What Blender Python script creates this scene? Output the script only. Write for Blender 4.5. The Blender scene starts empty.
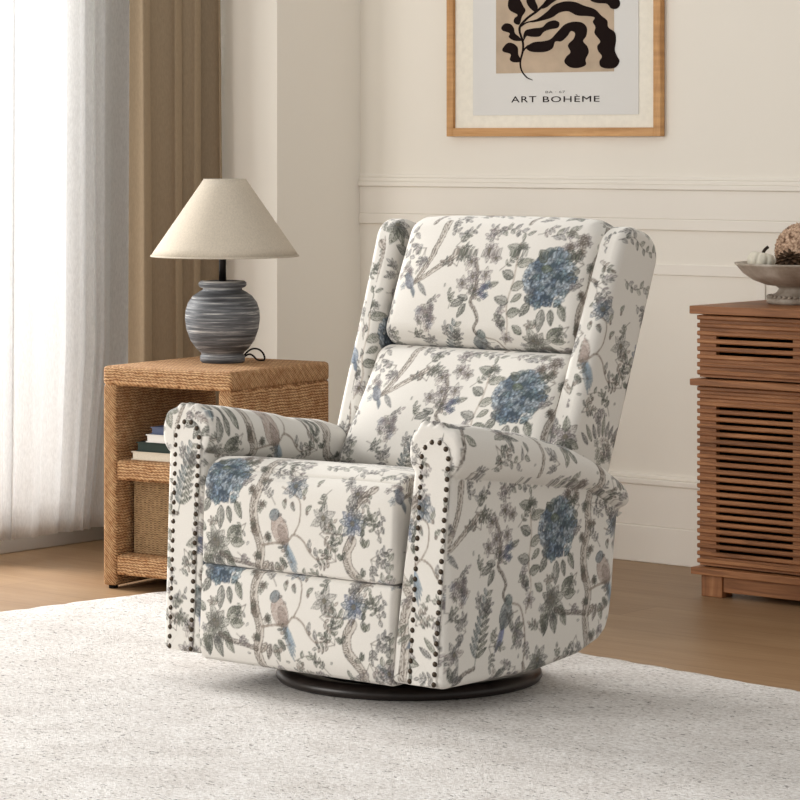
import bpy, bmesh, math, random
import numpy as np
from mathutils import Vector

rnd = random.Random(7)
PI = math.pi
scene = bpy.context.scene
COL = scene.collection

# ------------------------------------------------------------------ camera
F_PX, HOR, CAM_H = 3000.0, 140.0, 1.15
cam_d = bpy.data.cameras.new('camera')
cam = bpy.data.objects.new('camera', cam_d)
COL.objects.link(cam)
cam.location = (0, 0, CAM_H)
cam.rotation_euler = (PI / 2, 0, 0)
cam_d.sensor_width = 36
cam_d.lens = F_PX / 800 * 36
cam_d.shift_y = -(400 - HOR) / 800
cam_d.clip_end = 100
scene.camera = cam


def on_level(px, py, z=0.0):
    Y = F_PX * (CAM_H - z) / (py - HOR)
    return ((px - 400) / F_PX * Y, Y, z)


def at_depth(px, py, Y):
    return ((px - 400) / F_PX * Y, Y, CAM_H - (py - HOR) * Y / F_PX)


# ------------------------------------------------------------------ helpers
def lin(c):
    return tuple(((v / 255) / 12.92 if v / 255 <= .04045 else ((v / 255 + .055) / 1.055) ** 2.4) for v in c)


def tag(o, label=None, cat=None, group=None, kind=None):
    if label: o['label'] = label
    if cat: o['category'] = cat
    if group: o['group'] = group
    if kind: o['kind'] = kind
    return o


def empty(name, loc, rz=0.0):
    o = bpy.data.objects.new(name, None)
    o.empty_display_size = .1
    COL.objects.link(o)
    o.location = loc
    o.rotation_euler = (0, 0, rz)
    return o


def link_mesh(name, me, mat=None, parent=None):
    o = bpy.data.objects.new(name, me)
    COL.objects.link(o)
    if mat is not None:
        me.materials.append(mat)
    if parent is not None:
        o.parent = parent
    return o


def mk(name, V, Fq, mat=None, parent=None, smooth=True, colors=None, normals_fix=True):
    """one mesh object from a vertex array and a list/array of faces"""
    V = np.asarray(V, dtype=np.float32)
    me = bpy.data.meshes.new(name)
    if isinstance(Fq, np.ndarray):
        n, m = len(Fq), Fq.shape[1]
        me.vertices.add(len(V))
        me.vertices.foreach_set('co', V.ravel())
        me.loops.add(n * m)
        me.loops.foreach_set('vertex_index', Fq.astype(np.int32).ravel())
        me.polygons.add(n)
        me.polygons.foreach_set('loop_start', np.arange(0, n * m, m, dtype=np.int32))
        me.polygons.foreach_set('loop_total', np.full(n, m, dtype=np.int32))
        me.update(calc_edges=True)
        me.validate()
    else:
        me.from_pydata([tuple(map(float, v)) for v in V], [], [list(map(int, f)) for f in Fq])
    if normals_fix:
        bm = bmesh.new()
        bm.from_mesh(me)
        bmesh.ops.recalc_face_normals(bm, faces=bm.faces)
        bm.to_mesh(me)
        bm.free()
    me.polygons.foreach_set('use_smooth', np.full(len(me.polygons), bool(smooth)))
    if colors is not None:
        at = me.color_attributes.new('fabric_print', 'FLOAT_COLOR', 'POINT')
        c4 = np.ones((len(V), 4), dtype=np.float32)
        c4[:, :3] = colors
        at.data.foreach_set('color', c4.ravel())
    me.update()
    return link_mesh(name, me, mat, parent)


def from_bm(name, bm, mat=None, parent=None, smooth=False, bevel=0.0, seg=2):
    if bevel > 0:
        bmesh.ops.bevel(bm, geom=list(bm.edges), offset=bevel, segments=seg, affect='EDGES', profile=.5, clamp_overlap=True)
    bmesh.ops.recalc_face_normals(bm, faces=bm.faces)
    me = bpy.data.meshes.new(name)
    bm.to_mesh(me)
    bm.free()
    o = link_mesh(name, me, mat, parent)
    if smooth:
        me.polygons.foreach_set('use_smooth', np.full(len(me.polygons), True))
    return o


def add_box(bm, x0, x1, y0, y1, z0, z1):
    vs = [bm.verts.new(p) for p in ((x0, y0, z0), (x1, y0, z0), (x1, y1, z0), (x0, y1, z0),
                                    (x0, y0, z1), (x1, y0, z1), (x1, y1, z1), (x0, y1, z1))]
    for f in ((0, 3, 2, 1), (4, 5, 6, 7), (0, 1, 5, 4), (1, 2, 6, 5), (2, 3, 7, 6), (3, 0, 4, 7)):
        bm.faces.new([vs[i] for i in f])
    return vs


def box(name, ext, mat, parent=None, bevel=0.0, seg=2):
    bm = bmesh.new()
    add_box(bm, *ext)
    return from_bm(name, bm, mat, parent, bevel=bevel, seg=seg)


def lathe(name, prof, mat, parent=None, n=64, close=False, fn=None, smooth=True):
    """profile of (r, z) revolved about z"""
    m = len(prof)
    V = []
    for i in range(n):
        a = 2 * PI * i / n
        for r, z in prof:
            V.append((r * math.cos(a), r * math.sin(a), z))
    V = np.array(V)
    if fn is not None:
        V = fn(V)
    Fq = []
    mm = m if close else m - 1
    for i in range(n):
        j = (i + 1) % n
        for k in range(mm):
            k2 = (k + 1) % m
            Fq.append((i * m + k, j * m + k, j * m + k2, i * m + k2))
    if not close:
        for k in (0, m - 1):
            if prof[k][0] > 1e-5:
                Fq.append([i * m + k for i in range(n)])
    bm = bmesh.new()
    vs = [bm.verts.new(v) for v in V]
    for f in Fq:
        try:
            bm.faces.new([vs[i] for i in f])
        except ValueError:
            pass
    bmesh.ops.remove_doubles(bm, verts=bm.verts, dist=1e-6)
    return from_bm(name, bm, mat, parent, smooth=smooth)


def tube(name, pts, rad, mat, parent=None, seg=10, cyclic=False):
    cu = bpy.data.curves.new(name, 'CURVE')
    cu.dimensions = '3D'
    sp = cu.splines.new('NURBS')
    sp.points.add(len(pts) - 1)
    for p, q in zip(sp.points, pts):
        p.co = (*q, 1)
    sp.use_endpoint_u = True
    sp.order_u = 3
    sp.use_cyclic_u = cyclic
    cu.bevel_depth = rad
    cu.bevel_resolution = 3
    cu.use_fill_caps = True
    tmp = bpy.data.objects.new(name, cu)
    COL.objects.link(tmp)
    dg = bpy.context.evaluated_depsgraph_get()
    me = bpy.data.meshes.new_from_object(tmp.evaluated_get(dg))
    bpy.data.objects.remove(tmp)
    me.name = name
    o = link_mesh(name, me, None, parent)
    me.materials.clear()
    me.materials.append(mat)
    me.polygons.foreach_set('use_smooth', np.full(len(me.polygons), True))
    return o


# ------------------------------------------------------------------ materials
class Mat:
    def __init__(self, name):
        self.m = bpy.data.materials.new(name)
        self.m.use_nodes = True
        self.nt = self.m.node_tree
        self.b = self.nt.nodes['Principled BSDF']
        self.out = self.nt.nodes['Material Output']

    def n(self, t, **kw):
        nd = self.nt.nodes.new(t)
        for k, v in kw.items():
            if k.startswith('i_'):
                nd.inputs[k[2:].replace('_', ' ')].default_value = v
            else:
                setattr(nd, k, v)
        return nd

    def l(self, a, b):
        self.nt.links.new(a, b)

    def coords(self, scale=(1, 1, 1), rot=(0, 0, 0), kind='Object'):
        tc = self.n('ShaderNodeTexCoord')
        mp = self.n('ShaderNodeMapping')
        mp.inputs['Scale'].default_value = scale
        mp.inputs['Rotation'].default_value = rot
        self.l(tc.outputs[kind], mp.inputs['Vector'])
        return mp.outputs['Vector']

    def noise(self, vec, scale, detail=3, rough=.5, dist=0.0):
        nd = self.n('ShaderNodeTexNoise')
        nd.inputs['Scale'].default_value = scale
        nd.inputs['Detail'].default_value = detail
        nd.inputs['Roughness'].default_value = rough
        nd.inputs['Distortion'].default_value = dist
        self.l(vec, nd.inputs['Vector'])
        return nd.outputs['Fac']

    def ramp(self, fac, stops, interp='LINEAR'):
        r = self.n('ShaderNodeValToRGB')
        r.color_ramp.interpolation = interp
        els = r.color_ramp.elements
        while len(els) < len(stops):
            els.new(.5)
        for e, (p, c) in zip(els, stops):
            e.position = p
            e.color = (*lin(c), 1) if max(c) > 1.001 else (*c, 1)
        self.l(fac, r.inputs['Fac'])
        return r.outputs['Color']

    def mix(self, a, b, fac, blend='MIX'):
        x = self.n('ShaderNodeMix', data_type='RGBA', blend_type=blend)
        for s, v in ((x.inputs[0], fac), (x.inputs[6], a), (x.inputs[7], b)):
            if hasattr(v, 'is_output'):
                self.l(v, s)
            elif isinstance(v, (int, float)):
                s.default_value = v
            else:
                s.default_value = (*lin(v), 1)
        return x.outputs[2]

    def bump(self, h, strength=.3, dist=.01):
        b = self.n('ShaderNodeBump')
        b.inputs['Strength'].default_value = strength
        b.inputs['Distance'].default_value = dist
        self.l(h, b.inputs['Height'])
        self.l(b.outputs['Normal'], self.b.inputs['Normal'])

    def base(self, c):
        if hasattr(c, 'is_output'):
            self.l(c, self.b.inputs['Base Color'])
        else:
            self.b.inputs['Base Color'].default_value = (*lin(c), 1)

    def rough(self, r, spec=.5):
        self.b.inputs['Roughness'].default_value = r
        self.b.inputs['Specular IOR Level'].default_value = spec


def plain(name, c, rough=.6, spec=.3, metal=0.0, var=0.0, nscale=30, bump=0.0):
    M = Mat(name)
    if var > 0:
        v = M.coords()
        f = M.noise(v, nscale, 4)
        M.base(M.ramp(f, [(.3, tuple(max(0, x * (1 - var)) for x in c)), (.7, tuple(min(255, x * (1 + var * .6)) for x in c))]))
        if bump:
            M.bump(f, bump, .004)
    else:
        M.base(c)
    M.rough(rough, spec)
    M.b.inputs['Metallic'].default_value = metal
    return M.m


def mat_paint(name, c, bump=.03):
    M = Mat(name)
    v = M.coords()
    f = M.noise(v, 1.3, 3)
    g = M.noise(v, 260, 2)
    M.base(M.ramp(f, [(.3, tuple(x * .985 for x in c)), (.7, c)]))
    M.bump(g, bump, .002)
    M.rough(.75, .25)
    return M.m


def mat_floor():
    M = Mat('oak_floor')
    v = M.coords(scale=(1, 1, 1))
    br = M.n('ShaderNodeTexBrick')
    br.offset = .37
    br.inputs['Color1'].default_value = (*lin((166, 138, 106)), 1)
    br.inputs['Color2'].default_value = (*lin((157, 129, 98)), 1)
    br.inputs['Mortar'].default_value = (*lin((132, 106, 79)), 1)
    br.inputs['Scale'].default_value = 1
    br.inputs['Mortar Size'].default_value = .0016
    br.inputs['Mortar Smooth'].default_value = .5
    br.inputs['Brick Width'].default_value = 1.5
    br.inputs['Row Height'].default_value = .16
    M.l(v, br.inputs['Vector'])
    g = M.noise(M.coords(scale=(2.5, 40, 1)), 2.2, 5, .6, .6)
    g2 = M.noise(M.coords(scale=(.8, 5, 1)), 2, 3)
    c = M.mix(br.outputs['Color'], M.ramp(g, [(.3, (196, 172, 146)), (.7, (255, 252, 246))]), .45, 'MULTIPLY')
    c = M.mix(c, M.ramp(g2, [(.3, (214, 200, 184)), (.75, (255, 255, 255))]), .5, 'MULTIPLY')
    M.base(c)
    M.bump(g, .05, .002)
    M.rough(.42, .4)
    return M.m


def mat_wood(name, axis='X', dark=(114, 74, 44), mid=(166, 114, 74), light=(194, 142, 98), scale=1.0, rough=.5):
    M = Mat(name)
    sc = {'X': (2.2, 26, 26), 'Y': (26, 2.2, 26), 'Z': (26, 26, 2.2)}[axis]
    f = M.noise(M.coords(scale=tuple(s * scale for s in sc)), 1.6, 6, .62, .8)
    f2 = M.noise(M.coords(scale=(3, 3, 60)), 1.0, 2)
    c = M.ramp(f, [(.28, dark), (.5, mid), (.74, light)])
    c = M.mix(c, M.ramp(f2, [(.3, (205, 190, 178)), (.7, (255, 250, 246))]), .6, 'MULTIPLY')
    M.base(c)
    M.bump(f, .12, .002)
    M.rough(rough, .35)
    return M.m


def mat_seagrass(name, axis, tone=1.0, freq=135.0):
    """twisted cords laid side by side; axis = local direction the cords run along"""
    M = Mat(name)
    tc = M.n('ShaderNodeTexCoord')
    sep = M.n('ShaderNodeSeparateXYZ')
    M.l(tc.outputs['Object'], sep.inputs[0])

    def math_(op, a, b=None, c=None):
        nd = M.n('ShaderNodeMath', operation=op)
        for s, v in zip(nd.inputs, (a, b, c)):
            if v is None: continue
            if hasattr(v, 'is_output'): M.l(v, s)
            else: s.default_value = v
        return nd.outputs[0]
    ax = {'X': 0, 'Y': 1, 'Z': 2}
    along = sep.outputs[ax[axis]]
    others = [sep.outputs[i] for i in range(3) if i != ax[axis]]
    across = math_('ADD', others[0], others[1])
    nz = M.noise(tc.outputs['Object'], 38, 3)
    jit = math_('MULTIPLY', math_('SUBTRACT', nz, .5), .012)
    across = math_('ADD', across, jit)
    row = math_('MULTIPLY', across, freq)                 # cords per metre
    fr = math_('FRACT', row)
    prof = math_('SINE', math_('MULTIPLY', fr, PI))
    tw = math_('ADD', math_('MULTIPLY', along, freq * .62), fr)
    tw = math_('ADD', tw, math_('MULTIPLY', math_('FLOOR', row), .37))
    strand = math_('SINE', math_('MULTIPLY', math_('FRACT', tw), PI))
    h = math_('MULTIPLY', math_('POWER', prof, .6), math_('ADD', .35, math_('MULTIPLY', math_('POWER', strand, .7), .65)))
    fine = M.noise(tc.outputs['Object'], 240, 3)
    patch = M.noise(tc.outputs['Object'], 55, 4)
    h2 = math_('ADD', math_('MULTIPLY', h, .72), math_('MULTIPLY', fine, .42))
    k = tone
    c = M.ramp(h2, [(.12, (78 * k, 50 * k, 30 * k)), (.44, (164 * k, 122 * k, 84 * k)), (.80, (226 * k, 188 * k, 146 * k))])
    c = M.mix(c, M.ramp(patch, [(.32, (206, 176, 146)), (.66, (255, 250, 242))]), .75, 'MULTIPLY')
    M.base(c)
    M.bump(h2, .85, .006)
    M.rough(.75, .2)
    return M.m


def mat_basket():
    M = Mat('woven_basket')
    tc = M.n('ShaderNodeTexCoord')
    w = M.n('ShaderNodeTexChecker')
    w.inputs['Scale'].default_value = 1
    mp = M.n('ShaderNodeMapping')
    mp.inputs['Scale'].default_value = (150, 150, 330)
    M.l(tc.outputs['Object'], mp.inputs['Vector'])
    nz = M.noise(tc.outputs['Object'], 90, 3)
    M.l(mp.outputs['Vector'], w.inputs['Vector'])
    wv = M.n('ShaderNodeTexWave', bands_direction='Z')
    wv.inputs['Scale'].default_value = 55
    wv.inputs['Distortion'].default_value = 1.2
    wv.inputs['Detail'].default_value = 2
    M.l(tc.outputs['Object'], wv.inputs['Vector'])
    h = M.n('ShaderNodeMath', operation='ADD')
    M.l(w.outputs['Fac'], h.inputs[0])
    M.l(wv.outputs['Fac'], h.inputs[1])
    h3 = M.n('ShaderNodeMath', operation='MULTIPLY_ADD')
    M.l(h.outputs[0], h3.inputs[0])
    h3.inputs[1].default_value = .4
    M.l(nz, h3.inputs[2])
    c = M.ramp(h3.outputs[0], [(.3, (70, 52, 34)), (.65, (128, 100, 70)), (1.0, (168, 138, 102))])
    M.base(c)
    M.bump(h3.outputs[0], .9, .004)
    M.rough(.8, .2)
    return M.m


def mat_fabric():
    M = Mat('printed_upholstery')
    a = M.n('ShaderNodeAttribute')
    a.attribute_name = 'fabric_print'
    v = M.coords()
    weave = M.noise(v, 900, 2)
    soft = M.noise(v, 9, 3)
    M.base(M.mix(a.outputs['Color'], M.ramp(weave, [(.3, (238, 236, 234)), (.7, (255, 255, 255))]), .6, 'MULTIPLY'))
    h = M.n('ShaderNodeMath', operation='MULTIPLY_ADD')
    M.l(soft, h.inputs[0])
    h.inputs[1].default_value = 2.0
    M.l(weave, h.inputs[2])
    M.bump(h.outputs[0], .12, .006)
    M.rough(.85, .2)
    M.b.inputs['Sheen Weight'].default_value = .15
    return M.m


def mat_rug():
    M = Mat('nubby_wool_rug')
    v = M.coords()
    n1 = M.noise(v, 120, 3, .6)
    n2 = M.noise(v, 420, 2)
    n3 = M.noise(M.coords(scale=(1, 2.0, 1)), 60, 4, .7)
    n4 = M.noise(v, 7.0, 4)
    c = M.ramp(n1, [(.3, (206, 200, 195)), (.5, (232, 228, 224)), (.7, (250, 248, 246))])
    c = M.mix((140, 134, 130), c, M.ramp(n3, [(.35, (0, 0, 0)), (.405, (255, 255, 255))]))
    c = M.mix(c, M.ramp(n4, [(.3, (232, 229, 227)), (.7, (255, 255, 255))]), .7, 'MULTIPLY')
    M.base(c)
    h = M.n('ShaderNodeMath', operation='ADD')
    M.l(n1, h.inputs[0])
    M.l(n2, h.inputs[1])
    M.bump(h.outputs[0], .7, .008)
    M.rough(.95, .1)
    return M.m


def mat_cloth(name, c, transl=.0, transp=.0, ribs=0.0):
    M = Mat(name)
    v = M.coords(scale=(1, 1, .25))
    f = M.noise(v, 300, 2)
    col = M.ramp(f, [(.3, tuple(x * .94 for x in c)), (.7, c)])
    M.base(col)
    M.bump(f, .1, .002)
    M.rough(.9, .1)
    if transl > 0:
        t = M.n('ShaderNodeBsdfTranslucent')
        M.l(col, t.inputs['Color'])
        m1 = M.n('ShaderNodeMixShader')
        m1.inputs[0].default_value = transl
        M.l(M.b.outputs[0], m1.inputs[1])
        M.l(t.outputs[0], m1.inputs[2])
        last = m1.outputs[0]
        if transp > 0:
            tr = M.n('ShaderNodeBsdfTransparent')
            m2 = M.n('ShaderNodeMixShader')
            m2.inputs[0].default_value = transp
            M.l(last, m2.inputs[1])
            M.l(tr.outputs[0], m2.inputs[2])
            last = m2.outputs[0]
        M.l(last, M.out.inputs['Surface'])
    return M.m


def mat_ceramic():
    M = Mat('brushed_grey_ceramic')
    f = M.noise(M.coords(scale=(2.2, 2.2, 62)), 3.0, 5, .66, .3)
    g = M.noise(M.coords(scale=(3, 3, 90)), 3.0, 3)
    c = M.ramp(f, [(.30, (58, 59, 62)), (.46, (96, 98, 102)), (.56, (130, 132, 135)), (.66, (206, 205, 202))])
    c = M.mix(c, M.ramp(g, [(.3, (170, 172, 176)), (.62, (255, 255, 255))]), .7, 'MULTIPLY')
    M.base(c)
    M.bump(f, .25, .003)
    M.rough(.6, .3)
    return M.m


def mat_bowl():
    M = Mat('weathered_stoneware')
    f = M.noise(M.coords(), 14, 5, .6)
    c = M.ramp(f, [(.3, (132, 118, 104)), (.5, (170, 158, 144)), (.72, (205, 197, 186))])
    M.base(c)
    M.bump(f, .2, .003)
    M.rough(.55, .35)
    return M.m


def mat_speckle():
    M = Mat('dried_blossom')
    vo = M.n('ShaderNodeTexVoronoi')
    vo.inputs['Scale'].default_value = 130
    M.l(M.coords(), vo.inputs['Vector'])
    f = M.noise(M.coords(), 90, 3)
    c = M.ramp(vo.outputs['Distance'], [(.1, (236, 210, 186)), (.5, (208, 178, 154)), (.9, (124, 96, 78))])
    c = M.mix(c, M.ramp(f, [(.35, (160, 140, 124)), (.6, (255, 250, 245))]), .6, 'MULTIPLY')
    M.base(c)
    M.bump(vo.outputs['Distance'], -.6, .004)
    M.rough(.9, .1)
    return M.m


WALL = mat_paint('warm_white_paint', (240, 234, 223))
TRIM = mat_paint('trim_paint', (241, 235, 225), .01)
SIDEPAINT = mat_paint('window_wall_paint', (248, 243, 233))
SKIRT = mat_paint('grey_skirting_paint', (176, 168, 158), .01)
FLOOR = mat_floor()
RUG = mat_rug()
FABRIC = mat_fabric()
WALNUT = mat_wood('slatted_walnut')
WALNUT_Z = mat_wood('walnut_upright', 'Z')
OAK_X = mat_wood('oak_frame_rail', 'X', (176, 128, 76), (202, 154, 100), (220, 176, 122), 1.0)
OAK_Z = mat_wood('oak_frame_stile', 'Z', (176, 128, 76), (202, 154, 100), (220, 176, 122), 1.0)
GRASS_X = mat_seagrass('seagrass_cord_across', 'X')
GRASS_Y = mat_seagrass('seagrass_cord_deep', 'Y')
GRASS_Z = mat_seagrass('seagrass_cord_upright', 'Z')
GRASS_FINE = mat_seagrass('seagrass_fine_cord', 'Y', .93, 150)
BASKET = mat_basket()
SHEER = mat_cloth('sheer_voile', (248, 248, 248), .40, .06)
DRAPE = mat_cloth('taupe_linen', (170, 151, 126))
SHADE = mat_cloth('linen_lampshade', (224, 213, 196), .22)
CERAMIC = mat_ceramic()
BLACKMETAL = plain('black_metal', (32, 29, 28), .45, .4, .6)
BRONZE = plain('antique_bronze', (70, 60, 50), .35, .5, .85, .25, 200)
DARKWOOD = plain('espresso_wood', (44, 36, 32), .38, .45, 0, .2, 40)
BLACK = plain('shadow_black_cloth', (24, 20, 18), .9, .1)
STONE = mat_bowl()
SPECK = mat_speckle()
PAPER = plain('poster_paper', (222, 220, 216), .8, .1)
MATBOARD = plain('cream_mat_board', (240, 234, 220), .85, .1, 0, .02, 60)
TAN = plain('tan_print', (190, 170, 148), .85, .1, 0, .06, 18)
INK = plain('black_print', (28, 18, 16), .85, .1)
GREYINK = plain('grey_print', (120, 116, 112), .85, .1)
PUMPKIN = plain('chalk_white_pumpkin', (226, 220, 204), .6, .3, 0, .06, 50)
STALK = plain('dark_stalk', (58, 48, 40), .8, .2, 0, .3, 80)
CONE = plain('dark_brown_husk', (86, 66, 50), .8, .2, 0, .35, 70, .4)
PAGES = plain('cream_pages', (226, 216, 198), .85, .1, 0, .05, 300)
COVER_CREAM = plain('cream_cover', (222, 210, 190), .7, .2)
COVER_GREEN = plain('dark_green_cover', (40, 54, 48), .6, .3)
COVER_WHITE = plain('white_cover', (232, 228, 222), .7, .2)
COVER_BLUE = plain('slate_blue_cover', (92, 100, 124), .7, .2)

# ------------------------------------------------------------------ the room
TH = math.radians(39.5)
U = np.array((math.cos(TH), -math.sin(TH)))         # along the back wall, to the right and nearer
Vv = np.array((math.sin(TH), math.cos(TH)))         # along the window wall, away from the camera
CORNER = np.array(((360 - 400) / F_PX * 8.84, 8.84))   # where the pier meets the back wall
ROOM = empty('room_axes', (CORNER[0], CORNER[1], 0), -TH)
# room frame: x = along the back wall, y = out behind it, z up; origin at that corner
PIER_D, PIER_W, WALL_H = .449, .366, 2.75


def to_room(p):
    d = np.array(p[:2]) - CORNER
    return (float(d @ U), float(d @ Vv), p[2])


def wall_hit(px, py, off=0.0):
    """room-frame point where a view ray meets the plane y = -off of the back wall"""
    dx = np.array(((px - 400) / F_PX, 1.0))
    t = (-off + CORNER @ Vv) / (dx @ Vv)
    P = dx * t
    return to_room((P[0], P[1], CAM_H - (py - HOR) * t / F_PX))


def side_hit(px, py, off=0.0):
    """room-frame point where a view ray meets the plane x = off"""
    dx = np.array(((px - 400) / F_PX, 1.0))
    t = (off + CORNER @ U) / (dx @ U)
    P = dx * t
    return to_room((P[0], P[1], CAM_H - (py - HOR) * t / F_PX))


def room_obj(o, kind='structure'):
    o.location = (CORNER[0], CORNER[1], 0)
    o.rotation_euler = (0, 0, -TH)
    if kind:
        o['kind'] = kind
    return o


bpy.data.objects.remove(ROOM)

fl = box('floor', (-.6, 6, -9, .3, -.05, 0), FLOOR)
room_obj(fl)
bw = box('wall_back', (-PIER_D - .2, 5, 0, .15, 0, WALL_H), WALL)
room_obj(bw)
# pier between the window wall and the back wall
pr = box('wall_pier', (-PIER_D - .15, 0, -PIER_W, 0, 0, WALL_H), SIDEPAINT)
room_obj(pr)
# window wall with two tall openings, the nearer one added for front fill
XW = -PIER_D
bm = bmesh.new()
W1 = (-3.0, -.82)       # opening behind the sheer curtain and beyond the left edge of the picture
W_FILL = (-6.6, -3.9)       # unseen opening nearer the camera, added to let the front fill in
add_box(bm, XW - .15, XW, W1[1], -PIER_W, 0, WALL_H)
add_box(bm, XW - .15, XW, W_FILL[1], W1[0], 0, WALL_H)
add_box(bm, XW - .15, XW, -8.0, W_FILL[0], 0, WALL_H)
for a, b in (W1, W_FILL):
    add_box(bm, XW - .15, XW, a, b, 0, .18)
    add_box(bm, XW - .15, XW, a, b, 2.5, WALL_H)
room_obj(from_bm('wall_left', bm, SIDEPAINT))
for i, (a, b) in enumerate((W1, W_FILL)):  # second frame belongs to the added fill opening
    bm = bmesh.new()
    for y in (a, (a + b) / 2, b - .05):
        add_box(bm, XW - .11, XW - .05, y, y + .05, .18, 2.5)
    for z in (.18, 2.45):
        add_box(bm, XW - .108, XW - .052, a, b, z, z + .05)
    room_obj(from_bm('window_%d' % (i + 1), bm, TRIM))
# skirting of the window wall and pier
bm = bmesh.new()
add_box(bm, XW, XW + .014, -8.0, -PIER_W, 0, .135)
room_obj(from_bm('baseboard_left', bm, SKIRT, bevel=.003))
bm = bmesh.new()
add_box(bm, -.0, .014, -PIER_W - .014, -.014, 0, .2)
add_box(bm, XW + .014, .0, -PIER_W - .014, -PIER_W, 0, .2)
room_obj(from_bm('baseboard_pier', bm, TRIM, bevel=.003))

# back wall joinery: skirting, chair rail, apron board and panel mouldings
zb1 = wall_hit(650, 474)[2]
zb2 = wall_hit(650, 523)[2]
bm = bmesh.new()
add_box(bm, .014, 5, -.020, 0, 0, zb2 - .006)
add_box(bm, .014, 5, -.016, 0, zb2 - .006, zb1 - .028)
add_box(bm, .014, 5, -.021, 0, zb1 - .028, zb1 - .012)
add_box(bm, .014, 5, -.010, 0, zb1 - .012, zb1)
room_obj(from_bm('baseboard_back', bm, TRIM, bevel=.003))
zr0, zr1 = wall_hit(600, 189)[2], wall_hit(600, 176)[2]
bm = bmesh.new()
add_box(bm, 0, 5, -.011, 0, zr0, zr0 + .014)
add_box(bm, 0, 5, -.008, 0, zr0 + .014, zr1 - .01)
add_box(bm, 0, 5, -.005, 0, zr1 - .01, zr1)
room_obj(from_bm('trim_1', bm, TRIM, bevel=.003))
za0 = wall_hit(700, 231)[2]
bm = bmesh.new()
add_box(bm, 0, 5, -.005, 0, za0 + .03, zr0)
add_box(bm, 0, 5, -.0065, 0, za0, za0 + .03)
room_obj(from_bm('trim_2', bm, TRIM, bevel=.003))
zf = wall_hit(700, 265)[2]


def frame_moulding(name, x0, x1, z0, z1, w=.03):
    bm = bmesh.new()
    for d, k in ((.0042, 0),):
        add_box(bm, x0 + k, x1 - k, -d, 0, z1 - w + k, z1 - k)
        add_box(bm, x0 + k, x1 - k, -d, 0, z0 + k, z0 + w - k)
        add_box(bm, x0 + k, x0 + w - k, -d - .0005, 0, z0 + w, z1 - w)
        add_box(bm, x1 - w + k, x1 - k, -d - .0005, 0, z0 + w, z1 - w)
    return room_obj(from_bm(name, bm, TRIM, bevel=.002))


xm = wall_hit(766, 294)[0]
frame_moulding('trim_3', .13, xm, zb1 - .06, zf)
frame_moulding('trim_4', xm + .16, xm + 1.7, zb1 - .06, zf)

# ------------------------------------------------------------------ rug
RZ = .007
pl0, pl1 = np.array(on_level(0, 611, RZ)[:2]), np.array(on_level(165, 590, RZ)[:2])
pr0, pr1 = np.array(on_level(600, 655, RZ)[:2]), np.array(on_level(800, 690, RZ)[:2])
dl = (pl0 - pl1) / np.linalg.norm(pl0 - pl1)
dr = (pr1 - pr0) / np.linalg.norm(pr1 - pr0)
A_ = np.array(((dl[0], -dr[0]), (dl[1], -dr[1])))
s_, t_ = np.linalg.solve(A_, pr0 - pl0)
rc = pl0 + dl * s_                                   # far corner of the rug
# one right-angled direction that splits the difference
ang = (math.atan2(dr[1], dr[0]) + math.atan2(dl[1], dl[0]) + 2 * PI + PI / 2) / 2 - (0 if dl[1] > 0 else 0)
a_r = math.atan2(dr[1], dr[0])
a_l = math.atan2(dl[1], dl[0])
if a_l > 0: a_l -= 2 * PI
a_m = (a_r + (a_l + PI / 2)) / 2
LR = 3.4
n = 260
g = np.linspace(0, LR, n)
gx, gy = np.meshgrid(g, g, indexing='ij')
rs = np.random.RandomState(3)


def smooth_noise(shape, cell, seed):
    r = np.random.RandomState(seed)
    h, w = shape
    ch, cw = int(h / cell) + 3, int(w / cell) + 3
    q = r.rand(ch, cw)
    yy, xx = np.linspace(0, h / cell, h), np.linspace(0, w / cell, w)
    y0, x0 = yy.astype(int), xx.astype(int)
    fy, fx = (yy - y0)[:, None], (xx - x0)[None]
    fy, fx = fy * fy * (3 - 2 * fy), fx * fx * (3 - 2 * fx)
    return (q[np.ix_(y0, x0)] * (1 - fy) * (1 - fx) + q[np.ix_(y0 + 1, x0)] * fy * (1 - fx)
            + q[np.ix_(y0, x0 + 1)] * (1 - fy) * fx + q[np.ix_(y0 + 1, x0 + 1)] * fy * fx)


hz = RZ - .001 + .0012 * (smooth_noise((n, n), 1.5, 1) - .5)
edge = np.minimum(np.minimum(gx, LR - gx), np.minimum(gy, LR - gy))
hz = np.where(edge < .02, hz * (.75 + .25 * np.clip(edge / .02, 0, 1)), hz)
wob = .006 * (smooth_noise((n, n), 3, 5) - .5) * 2
px_ = gx + np.where((gx < 1e-6) | (gx > LR - 1e-6), wob, 0)
py_ = gy + np.where((gy < 1e-6) | (gy > LR - 1e-6), wob, 0)
top = np.stack((px_, -py_, hz), -1).reshape(-1, 3)
bot = top.copy()
bot[:, 2] = .0005
idx = np.arange(n * n).reshape(n, n)
q = np.stack((idx[:-1, :-1], idx[1:, :-1], idx[1:, 1:], idx[:-1, 1:]), -1).reshape(-1, 4)
ring = np.concatenate((idx[0, :-1], idx[:-1, -1], idx[-1, :0:-1], idx[:0:-1, 0]))
sk = np.stack((ring, np.roll(ring, -1), np.roll(ring, -1) + n * n, ring + n * n), -1)
rug = mk('area_rug', np.concatenate((top, bot)), np.concatenate((q, sk, (q + n * n)[:, ::-1])), RUG)
rug.location = (rc[0], rc[1], 0)
rug.rotation_euler = (0, 0, a_m)
tag(rug, 'off-white nubby wool rug flecked with grey under the floral armchair', 'rug')

# ------------------------------------------------------------------ curtains


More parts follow.
